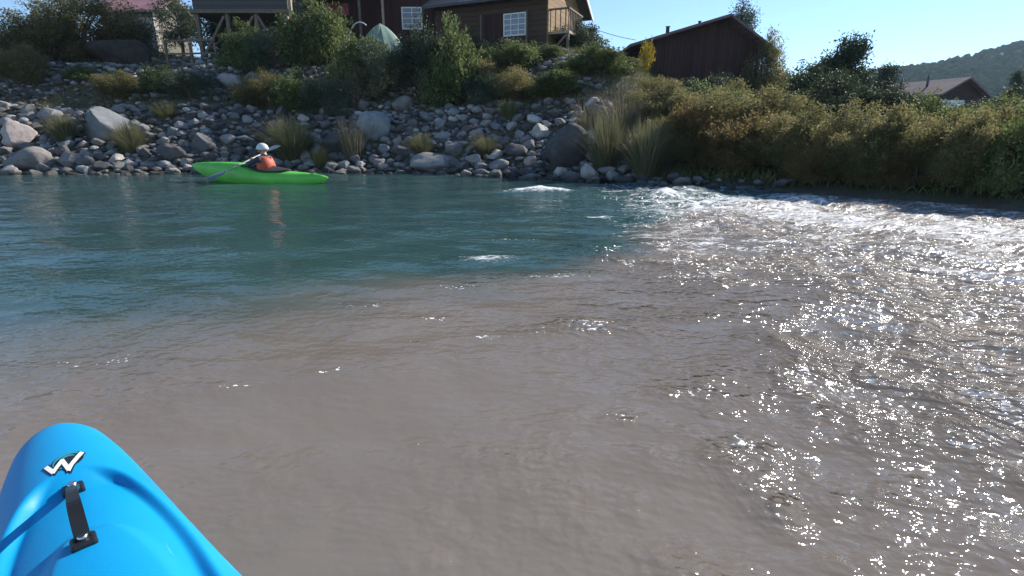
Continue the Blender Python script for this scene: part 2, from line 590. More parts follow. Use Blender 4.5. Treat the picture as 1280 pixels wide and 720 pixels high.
t.t.nodes.remove(t.b)
t.l(mx.outputs[0], t.out.inputs['Surface'])
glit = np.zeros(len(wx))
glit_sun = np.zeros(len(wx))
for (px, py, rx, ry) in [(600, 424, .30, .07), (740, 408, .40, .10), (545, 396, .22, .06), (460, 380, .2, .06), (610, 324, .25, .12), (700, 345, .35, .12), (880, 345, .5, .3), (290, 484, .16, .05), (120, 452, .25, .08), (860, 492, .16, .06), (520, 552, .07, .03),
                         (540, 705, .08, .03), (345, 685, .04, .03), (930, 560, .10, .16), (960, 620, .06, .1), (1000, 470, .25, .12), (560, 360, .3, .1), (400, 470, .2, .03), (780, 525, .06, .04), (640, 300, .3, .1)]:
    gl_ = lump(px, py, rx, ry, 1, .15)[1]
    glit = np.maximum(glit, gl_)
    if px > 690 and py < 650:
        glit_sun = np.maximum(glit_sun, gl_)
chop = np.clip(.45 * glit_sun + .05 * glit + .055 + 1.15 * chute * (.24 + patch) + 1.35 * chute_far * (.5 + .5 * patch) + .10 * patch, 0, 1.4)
w = link('river', mesh_np('river', np.stack([wx, wy, z], 1), wf, [t.m], True, vattr={'mud': mud, 'foam': foam, 'chop': chop, 'glint_fleck': np.clip(glit * 1.1, 0, 1)}))
tag(w, 'river where clear teal water meets muddy brown glittering rapids', 'river', kind='structure')

# ------------------------------------------------------------------ distant hill with its forest
def hill_z(x, y):
    # ridge falling to the left, rising to the right
    ridge = np.interp(x, [-300, -60, 60, 110, 170, 235, 330, 460, 700], [4, 6, 18, 27, 30, 36, 58, 76, 90])
    prof = np.exp(-((y - 330) / 120.0) ** 2)
    return ridge * prof * (.93 + .14 * fbm(x * .02, y * .02, 13)) + 3 * (fbm(x * .06, y * .06, 14) - .5) + 2
hx, hy, hf = sheet(np.linspace(-300, 700, 160), np.linspace(110, 700, 90))
hz = hill_z(hx, hy) - 4 * sstep(150, 110, hy)
t = NT('hill_ground')
f = t.noise(.05, 5, .6, t.pos())
t.set(color=t.ramp(f, [(.35, (.035, .05, .025)), (.7, (.075, .08, .045))]), rough=.95, spec=.1)
tag(link('hill', mesh_np('hill', np.stack([hx, hy, hz], 1), hf, [t.m], True)), 'wooded hill rising beyond the right bank', 'hill', kind='structure')

def ico(sub):
    bm = bmesh.new()
    bmesh.ops.create_icosphere(bm, subdivisions=sub, radius=1)
    V = np.array([v.co[:] for v in bm.verts])
    F = np.array([[v.index for v in f.verts] for f in bm.faces])
    bm.free()
    return V, F
iv, if_ = ico(2)
def merged_blobs(P, S, seed, jitter=.35, base=(iv, if_)):
    r = np.random.default_rng(seed)
    bv, bf = base
    n = len(P)
    a = r.uniform(0, 6.28, n)
    ca, sa = np.cos(a)[:, None], np.sin(a)[:, None]
    V = np.repeat(bv[None], n, 0) * (1 + jitter * r.uniform(-1, 1, (n, len(bv), 1)))
    x = V[:, :, 0] * ca - V[:, :, 1] * sa
    y = V[:, :, 0] * sa + V[:, :, 1] * ca
    V = np.stack([x, y, V[:, :, 2]], 2) * S[:, None, :] + P[:, None, :]
    F = (bf[None] + (np.arange(n) * len(bv))[:, None, None]).reshape(-1, 3)
    return V.reshape(-1, 3), F
nT = 20000
tx = rng.uniform(40, 520, nT)
ty = rng.uniform(150, 345, nT)
keep = fbm(tx * .03, ty * .03, 41) > .36
tx, ty = tx[keep], ty[keep]
sz = rng.uniform(.8, 2.1, len(tx))
tz = hill_z(tx, ty) + sz * .5
V, F = merged_blobs(np.stack([tx, ty, tz], 1), np.stack([sz, sz, sz * rng.uniform(.7, 1.3, len(tx))], 1), 3, .28)
fm_ = leafmat('forest_leaves', [(.15, (.014, .028, .014)), (.5, (.026, .044, .022)), (.9, (.045, .06, .03))], trans=.05, clump=.02, rough=1.0)
fm_.node_tree.nodes['Principled BSDF'].inputs['Specular IOR Level'].default_value = 0
tag(link('forest', mesh_np('forest', V, F, [fm_], True)), 'dark green forest covering the distant hill', 'forest', kind='stuff')

# ------------------------------------------------------------------ rocks
def rock_shape(seed, sub):
    r = np.random.default_rng(seed)
    V, F = ico(sub)
    st = np.array([1.0, r.uniform(.7, .95), r.uniform(.55, .82)])
    n1 = np.array([noise.fractal(Vector(v * 1.1 + seed * 7.7), 1.0, 2.0, 4) for v in V])
    V = V * (1 + .28 * n1)[:, None]
    for _ in range(9):                   # worn flat faces
        d = r.normal(size=3)
        d /= np.linalg.norm(d)
        h = r.uniform(.52, .88)
        e = np.maximum(0, V @ d - h)
        V = V - (e * .85)[:, None] * d
    n2 = np.array([noise.fractal(Vector(v * 4.0 + seed * 3.1), 1.0, 2.0, 3) for v in V])
    V = V * (1 + .035 * n2)[:, None] * st
    return V, F

def rockmat(name, dark, mid, light, moss=0.0):
    t = NT(name)
    p = t.pos()
    oi = t.n('ShaderNodeObjectInfo').outputs['Random']
    gi = t.n('ShaderNodeNewGeometry').outputs['Random Per Island']
    n1 = t.noise(5, 6, .65, p)
    n2 = t.noise(38, 4, .7, p)
    c = t.ramp(t.math('ADD', t.math('MULTIPLY', n1, .7), t.math('MULTIPLY', n2, .35)), [(.3, dark), (.52, mid), (.75, light)])
    rv = t.math('FRACT', t.math('ADD', oi, gi))
    c = t.mix(1.0, c, t.ramp(rv, [(0, (.66, .64, .64)), (.35, (.98, .94, .90)), (.65, (1.16, 1.08, 1.0)), (1, (1.45, 1.38, 1.28))]), 'MULTIPLY')
    sp = t.n('ShaderNodeSeparateXYZ')
    t.l(p, sp.inputs[0])
    wet = t.ramp(t.math('ADD', sp.outputs[2], t.math('MULTIPLY', n1, .08)), [(.09, (.36, .36, .34)), (.22, (1, 1, 1))])
    c = t.mix(1.0, c, wet, 'MULTIPLY')
    t.set(color=c, rough=.82, spec=.3, normal=t.bump(t.math('ADD', n1, t.math('MULTIPLY', n2, .5)), .8, .03))
    return t.m
RM = {'pale': rockmat('pale_stone', (.19, .187, .185), (.30, .295, .29), (.42, .41, .40)),
      'grey': rockmat('grey_stone', (.10, .10, .102), (.175, .172, .172), (.26, .256, .253)),
      'dark': rockmat('dark_stone', (.045, .044, .046), (.08, .078, .08), (.125, .122, .12)),
      'pinkish': rockmat('pinkish_stone', (.19, .165, .155), (.29, .25, .24), (.38, .34, .325)),
      'bluish': rockmat('bluish_stone', (.12, .13, .14), (.19, .205, .22), (.28, .295, .31)),
      'soil': rockmat('dark_soil', (.028, .024, .022), (.05, .042, .038), (.08, .068, .06))}
protos = {}
for tone in RM:
    protos[tone] = []
    for s in range(7):
        V, F = rock_shape(s + 3, 4)
        protos[tone].append(mesh_np('boulder_mesh', V, F, [RM[tone]], True))

placed = []          # x, y, r
def put_rock(name, tone, x, y, z, s3, rz, label, cat, group=None, k=None, tilt=.2):
    o = link(name, protos[tone][k if k is not None else random.randrange(7)], None, (x, y, z), (random.uniform(-tilt, tilt), random.uniform(-tilt, tilt), rz), s3)
    return tag(o, label, cat, group)

# boulders one can tell apart: centre px, centre py, base py (on the bank), width px, height px, tone, label
big = [
    (707, 187, 216, 56, 56, 'dark', 'largest dark boulder at the waterline beside the tall grass tussock'),
    (539, 206, 217, 62, 25, 'grey', 'long low grey boulder lying flat at the edge of the water'),
    (464, 160, 180, 42, 42, 'bluish', 'round bluish grey boulder standing behind the reeds'),
    (417, 178, 192, 34, 26, 'dark', 'dark rounded boulder just right of the big tussock'),
    (566, 187, 198, 24, 20, 'grey', 'rounded grey boulder above the right end of the flat boulder'),
    (122, 158, 180, 52, 42, 'bluish', 'big pale bluish boulder between two yellowish tussocks'),
    (16, 170, 188, 36, 34, 'pinkish', 'pinkish pale boulder at the left edge of the bank'),
    (26, 203, 217, 48, 30, 'grey', 'grey boulder at the waterline below the pinkish boulder'),
    (83, 196, 210, 24, 20, 'grey', 'squat grey boulder at the waterline left of the yellowish tussocks'),
    (282, 100, 111, 32, 20, 'pale', 'pale angular boulder high on the bank below the stilt cabin'),
    (317, 101, 112, 34, 22, 'grey', 'grey boulder high on the bank right of the pale angular boulder'),
    (140, 58, 80, 74, 40, 'soil', 'dark earth covered boulder in front of the pink roofed house'),
    (735, 218, 226, 24, 20, 'pale', 'pale tilted stone at the waterline right of the largest dark boulder'),
    (766, 220, 228, 18, 14, 'pale', 'small pale stone at the water below the tall grass tussock'),
    (622, 205, 217, 28, 16, 'grey', 'low grey stone at the waterline left of the largest dark boulder'),
    (57, 145, 153, 26, 18, 'pale', 'pale stone above the left yellowish tussock'),
    (498, 190, 198, 26, 16, 'dark', 'dark flat stone above the left end of the flat boulder'),
    (381, 128, 137, 26, 16, 'grey', 'grey stone at the lower edge of the grass strip above the big tussock'),
    (432, 128, 136, 28, 18, 'dark', 'dark stone at the grass strip above the round bluish boulder'),
    (248, 178, 190, 30, 22, 'grey', 'grey boulder on the bank behind the bow of the green kayak'),
    (676, 166, 176, 26, 20, 'pale', 'pale stone on the slope left above the largest dark boulder'),
    (500, 132, 141, 30, 20, 'grey', 'grey stone below the bushy shrub at the edge of the grass strip'),
    (645, 188, 198, 30, 18, 'dark', 'dark stone midway between the flat boulder and the largest dark boulder'),
    (208, 190, 203, 34, 24, 'dark', 'dark boulder right of the yellowish tussocks near the water'),
]
def ray_ground(px, py):
    d = ray(px, py)
    ts = np.linspace(3, 40, 1500)
    P = d[None] * ts[:, None] + np.array([0, 0, CAM_H])
    gzz = np.maximum(ground_z(P[:, 0], P[:, 1]), 0)
    i = int(np.argmax(P[:, 2] <= gzz))
    return P[i]
for i, (cx, cy, by, wpx, hpx, tone, lab) in enumerate(big):
    P = ray_ground(cx, by)
    dep = to_px(P)[2]
    hw, hh_ = wpx / 2 * dep / FOC, hpx / 2 * dep / FOC
    y = P[1] + hw * .75
    me = protos[tone][i % 7]
    zs = [v.co.z for v in me.vertices]
    ext = max(zs) - min(zs)
    xs_ = [v.co.x for v in me.vertices]
    sx = 2 * hw / (max(xs_) - min(xs_))
    szz = 2.25 * hh_ / ext
    put_rock('boulder', tone, P[0], y, P[2] + hh_ * (.92 if tone != 'soil' else .5), (sx, sx * 1.05, szz), random.uniform(-.25, .25), lab, 'boulder', None, i % 7, .06)
    placed.append((P[0], y, hw))

cand = []
r = np.random.default_rng(11)
def clear_of(x, y, rad, f):
    for (a, b, c) in near_grid.get((int(x // 1), int(y // 1)), ()):
        if (a - x) ** 2 + (b - y) ** 2 < ((c + rad) * f) ** 2:
            return False
    return True
near_grid = {}
def add_grid(x, y, rad):
    k = int(math.ceil(rad + .6))
    for i in range(-k, k + 1):
        for j in range(-k, k + 1):
            near_grid.setdefault((int(x // 1) + i, int(y // 1) + j), []).append((x, y, rad))
for q in placed:
    add_grid(*q)
N = 56000
X = r.uniform(-19, 6.2, N)
Yy = r.uniform(9.5, 25, N)
D = shore_d(X, Yy)
keepm = (D > -.35) & (D < 9.0)
X, Yy, D = X[keepm], Yy[keepm], D[keepm]
cl = fbm(X * .9, Yy * .9, 61)
rad = np.exp(r.normal(math.log(.080), .42, len(X)))
rad = np.clip(rad, .036, .20)
rad = np.where(D > 4.0, rad * .8, rad)
order = np.argsort(-rad)
for i in order:
    x, y, d, rr = X[i], Yy[i], D[i], rad[i]
    dens = 1.0 if d < 3.9 else (.14 if d < 5.0 else 1.0 * float(sstep(.24, .42, np.array(cl[i]))))
    if x > 2.2:
        dens *= float(np.interp(x, [2.2, 3.0, 5.5], [1, .0, 0])) if d > .35 else float(np.interp(x, [2.6, 4.0, 5.5], [1, .35, 0]))
    if r.uniform() > dens or not clear_of(x, y, rr, .80):
        continue
    add_grid(x, y, rr)
    cand.append((x, y, rr, d))
cz = ground_z(np.array([q[0] for q in cand]), np.array([q[1] for q in cand]))
info = []
for (x, y, rr, d), zz in zip(cand, cz):
    zz = max(zz, -.05)
    px, py, dep = to_px((x, y, zz))
    vis = -12 < px < 1290 and py > 4
    info.append((rr / dep if vis else 0, x, y, rr, d, zz, px, py))
info.sort(reverse=True)
NIND = 270
lm = [(-999, 'left of the pinkish boulder'), (20, 'between pinkish and pale bluish boulders'), (122, 'between pale bluish boulder and green kayak'), (240, 'behind the green kayak'),
      (345, 'around the big tussock'), (400, 'between big tussock and round bluish boulder'), (464, 'between round bluish and flat boulders'),
      (540, 'just right of the flat boulder'), (635, 'left of the largest dark boulder'), (705, 'right of the largest dark boulder'), (775, 'below the reeds and willows')]
for (sc_, x, y, rr, d, zz, px, py) in info[:NIND]:
    tone = random.choices(['pale', 'grey', 'dark', 'bluish', 'pinkish'], [3, 8, 5, 2, .6])[0]
    zone = [b for a, b in lm if a <= px][-1]
    row = 'at the waterline' if d < .5 else ('low on bank' if d < 2.0 else ('mid bank' if d < 4.1 else 'high on slope'))
    size = 'large ' if rr > .165 else ''
    tn = {'pale': 'pale grey', 'grey': 'mid grey', 'dark': 'dark grey', 'bluish': 'bluish grey', 'pinkish': 'pinkish grey'}[tone]
    lab = '%s%s rock %s %s' % (size, tn, row, zone)
    s = rr * random.uniform(.95, 1.2)
    put_rock('rock', tone, x, y, zz + rr * random.uniform(.25, .5), (s * random.uniform(.95, 1.25), s, s * random.uniform(.8, 1.1)), random.uniform(0, 6.28), lab, 'rock', lab.replace(' rock ', ' rocks '), None, .35)
rest = info[NIND:]
rv = [rock_shape(s + 40, 2) for s in range(6)]
VV, FF, MI = [], [], []
off = 0
def add_small(x, y, z, s3, k):
    global off
    V, F = rv[k]
    a, b = random.uniform(0, 6.28), random.uniform(-.5, .5)
    ca, sa, cb, sb = math.cos(a), math.sin(a), math.cos(b), math.sin(b)
    W = V * np.array(s3)
    W = np.stack([W[:, 0], W[:, 1] * cb - W[:, 2] * sb, W[:, 1] * sb + W[:, 2] * cb], 1)
    W = np.stack([W[:, 0] * ca - W[:, 1] * sa, W[:, 0] * sa + W[:, 1] * ca, W[:, 2]], 1) + np.array([x, y, z])
    VV.append(W)
    FF.append(F + off)
    off += len(W)
    MI.append(np.full(len(F), random.choices([0, 1, 2, 3], [3, 8, 5, 2])[0]))
for (sc_, x, y, rr, d, zz, px, py) in rest:
    s = rr * random.uniform(.95, 1.2)
    add_small(x, y, zz + rr * .35, (s * 1.1, s, s * .9), random.randrange(6))
# gravel between
NG = 9000
X = r.uniform(-19, 6.0, NG)
Yy = r.uniform(9.5, 25, NG)
D = shore_d(X, Yy)
k_ = (D > -.15) & (D < 8.5) & ((D < 4) | (fbm(X * .9, Yy * .9, 61) > .34)) & ((X < 3) | (D < .3))
Z = ground_z(X, Yy)
for x, y, zz in zip(X[k_], Yy[k_], Z[k_]):
    s = random.uniform(.02, .06)
    add_small(x, y, zz + s * .4, (s * 1.1, s, s * .8), random.randrange(6))
o = link('cobbles', mesh_np('cobbles', np.concatenate(VV), np.concatenate(FF), [RM['pale'], RM['grey'], RM['dark'], RM['bluish']], True, midx=np.concatenate(MI)))
tag(o, 'small grey cobbles and gravel filling the bank between the rocks', 'cobbles', kind='stuff')

# ------------------------------------------------------------------ plants
def leaves_mesh(name, P, Dn, L, Wd, mat, seed):
    """one diamond leaf per point: P positions, Dn directions"""
    r = np.random.default_rng(seed)
    n = len(P)
    Dn = Dn / np.linalg.norm(Dn, axis=1, keepdims=True)
    s = np.cross(Dn, r.normal(size=(n, 3)))
    s /= np.linalg.norm(s, axis=1, keepdims=True) + 1e-9
    L = np.broadcast_to(L, (n,))[:, None]
    Wd = np.broadcast_to(Wd, (n,))[:, None]
    nrm = np.cross(Dn, s)
    v0, v2 = P, P + Dn * L
    mid = P + Dn * L * .45 + nrm * L * .08
    V = np.stack([v0, mid + s * Wd / 2, v2, mid - s * Wd / 2], 1).reshape(-1, 3)
    return mesh_np(name, V, np.arange(4 * n).reshape(n, 4), [mat])

def branch_mesh(name, ends, r0, seed, mat, base=(0, 0, 0), fork=.35):
    r = np.random.default_rng(seed)
    mb = MB()
    H = max(e[2] for e in ends)
    for e in ends:
        e = np.array(e)
        b = np.array(base) + np.array([r.normal() * r0 * .8, r.normal() * r0 * .8, -.1])
        m1 = b + (e - b) * .35 + np.array([*(r.normal(size=2) * .06 * H), .12 * H])
        m2 = b + (e - b) * .7 + np.array([*(r.normal(size=2) * .05 * H), .06 * H])
        mb.tube([b, m1, m2, e], [r0, r0 * .7, r0 * .45, r0 * .15], 5, False)
    bmesh.ops.recalc_face_normals(mb.bm, faces=mb.bm.faces)
    me = bpy.data.meshes.new(name)
    mb.bm.to_mesh(me)
    mb.bm.free()
    me.materials.append(mat)
    return me

def shrub_proto(seed, rx, h, nlobes, nclus, nleaf, ll, lw, mat, spread=.09, upright=.5, z0=.06, lobe=.46, extra=None):
    """unit plant of real size: returns (stems mesh, foliage mesh)"""
    r = np.random.default_rng(seed)
    lobes = []
    for i in range(nlobes):
        a = r.uniform(0, 6.28)
        q = math.sqrt(r.uniform(0, 1)) * rx * .72
        zc = h * (z0 + (1 - z0) * r.uniform(.04, .80) * (1 - .35 * (q / rx) ** 2))
        lr = lobe * rx * r.uniform(.6, 1.1)
        lobes.append((q * math.cos(a), q * math.sin(a), zc, lr, min(lr * r.uniform(.8, 1.3), h * .4)))
    lobes.append((0, 0, h * .80, lobe * rx * .7, h * .22))
    Pc, Dc = [], []
    wts = np.array([l[3] ** 2 for l in lobes])
    li = r.choice(len(lobes), nclus, p=wts / wts.sum())
    for k in li:
        x, y, zc, lr, lz = lobes[k]
        d = r.normal(size=3)
        d /= np.linalg.norm(d)
        q = 1 - .55 * r.uniform() ** 1.6
        if r.uniform() < .2:
            q *= r.uniform(1.05, 1.35)                     # sprays that stick out of the outline
        p = np.array([x, y, zc]) + d * np.array([lr, lr, lz]) * q
        if p[2] < .03 * h:
            p[2] = .03 * h + r.uniform() * .1
        Pc.append(p)
        Dc.append(d)
    Pc, Dc = np.array(Pc), np.array(Dc)
    n = nclus * nleaf
    tdir = Dc + np.array([0, 0, upright]) + r.normal(size=Dc.shape) * .35
    tdir /= np.linalg.norm(tdir, axis=1, keepdims=True)
    along = r.uniform(-1, 1, n)
    P = np.repeat(Pc, nleaf, 0) + np.repeat(tdir, nleaf, 0) * (along * spread * 2.0)[:, None] + r.normal(size=(n, 3)) * spread * .55
    Dn = np.repeat(tdir, nleaf, 0) * .7 + r.normal(size=(n, 3)) * .65
    fol = leaves_mesh('foliage', P, Dn, ll * r.uniform(.6, 1.25, n), lw * r.uniform(.7, 1.2, n), mat, seed)
    ends = [(l[0], l[1], l[2] + l[4] * .3) for l in lobes]
    st = branch_mesh('stems', ends, .018 * h + .006, seed, M['bark'])
    return st, fol

def tuft_proto(seed, n, h, rad, spread, wid, mat, droop=.6, segs=4):
    r = np.random.default_rng(seed)
    a = r.uniform(0, 6.28, n)
    q = np.sqrt(r.uniform(0, 1, n)) * rad
    L = h * r.uniform(.55, 1.1, n)
    lean = np.abs(r.normal(0, spread, n)) + .05
    az = a + r.normal(0, .5, n)
    V = []
    for k in range(segs + 1):
        u = k / segs
        horiz = L * (lean * u + droop * lean * u * u)
        vert = L * (u - .55 * droop * u * u * np.minimum(lean * 1.5, 1))
        c = np.stack([q * np.cos(a) + horiz * np.cos(az), q * np.sin(a) + horiz * np.sin(az), vert - .03], 1)
        sd_ = np.stack([-np.sin(az + .4), np.cos(az + .4), np.zeros(n)], 1) * (wid * (1 - u ** 1.5) / 2 + .0006)[..., None] if False else np.stack([-np.sin(az + .4), np.cos(az + .4), np.zeros(n)], 1) * (wid * (1 - u ** 1.5) / 2 + .0006)
        V += [c - sd_, c + sd_]
    V = np.stack(V, 1)                 # n, 2*(segs+1), 3
    m = 2 * (segs + 1)
    base = np.arange(n)[:, None, None] * m
    F = np.array([[2 * k, 2 * k + 1, 2 * k + 3, 2 * k + 2] for k in range(segs)])[None] + base
    return mesh_np('blades', V.reshape(-1, 3), F.reshape(-1, 4), [mat])

PR = {}
for i in range(3):
    PR['willow%d' % i] = shrub_proto(100 + i, .95, 1.7, 15, 900, 20, .075, .024, M['willow'], .075, .7, lobe=.34)
    PR['green%d' % i] = shrub_proto(120 + i, 1.0, 1.4, 13, 700, 22, .085, .04, M['green'], .08, .35, lobe=.36)
    PR['dark%d' % i] = shrub_proto(130 + i, 1.2, 2.0, 12, 800, 22, .085, .038, M['dark'], .09, .3, lobe=.38)
for i in range(2):
    PR['rust%d' % i] = shrub_proto(110 + i, .8, 1.3, 12, 640, 20, .07, .024, M['rust'], .07, .7, lobe=.36)
PR['bluish0'] = shrub_proto(140, .9, 1.2, 8, 420, 20, .07, .026, M['bluish'], .08, .6)
PR['yellow0'] = shrub_proto(141, .7, 1.0, 7, 300, 18, .06, .04, M['yellow'], .06, .6)
PR['twiggy0'] = shrub_proto(142, .8, 1.1, 10, 260, 9, .06, .008, M['reed'], .12, .9)
TUF = {'tussock': [tuft_proto(i, 1900, .75, .22, .45, .012, M['tuss']) for i in (1, 2)],
       'reed': [tuft_proto(i, 260, .85, .22, .16, .012, M['reed'], .5) for i in (3, 4)],
       'greentuft': [tuft_proto(i, 500, .5, .2, .4, .010, M['grass']) for i in (5, 6)]}

def plant(kind, px, ytop, ybase, wpx, Y, label, group=None, name='shrub', cat='shrub', hmul=1.0):
    """a plant whose crown spans ytop..ybase at distance Y"""
    top = at(px, ytop, Y)
    x = top[0]
    zb = max(gz(x, Y), -.02)
    zlow = min(zb, at(px, ybase, Y)[2]) if ybase else zb
    dep = to_px(top)[2]
    rad = wpx / 2 * dep / FOC
    st, fo = PR[kind]
    zz = [v.co.z for v in fo.vertices]
    hh = np.quantile(np.array(zz), .985)
    xx = np.quantile(np.abs(np.array([v.co.x for v in fo.vertices])), .975)
    e = empty(name, (x, Y, zb), random.uniform(0, 6.28))
    rad = min(rad * 1.12, 1.15 * max(.35, top[2] - zb))
    s = (rad / xx, rad / xx, max(.3, (top[2] - zb)) / hh * hmul)
    e.scale = s
    tag(e, label, cat, group)
    link('stem', st, e)
    link('foliage', fo, e)
    return e

def tuft(kind, px, ytop, ybase, wpx, label, name='tussock', cat='tussock', i=0, group=None):
    P = ray_ground(px, ybase)
    dep = to_px(P)[2]
    me = TUF[kind][i]
    o = link(name, me, None, (P[0], P[1] + .1, P[2]), (0, 0, random.uniform(0, 6.28)))
    nv = len(me.vertices)
    co = np.empty(nv * 3, dtype=np.float32)
    me.vertices.foreach_get('co', co)
    co = co.reshape(-1, 3)
    hh = np.quantile(co[:, 2], .97)
    rr = np.quantile(np.abs(co[:, 0]), .96)
    o.scale = (wpx / 2 * dep / FOC / rr, wpx / 2 * dep / FOC / rr, (ybase - ytop) * dep / FOC / hh)
    return tag(o, label, cat, group)

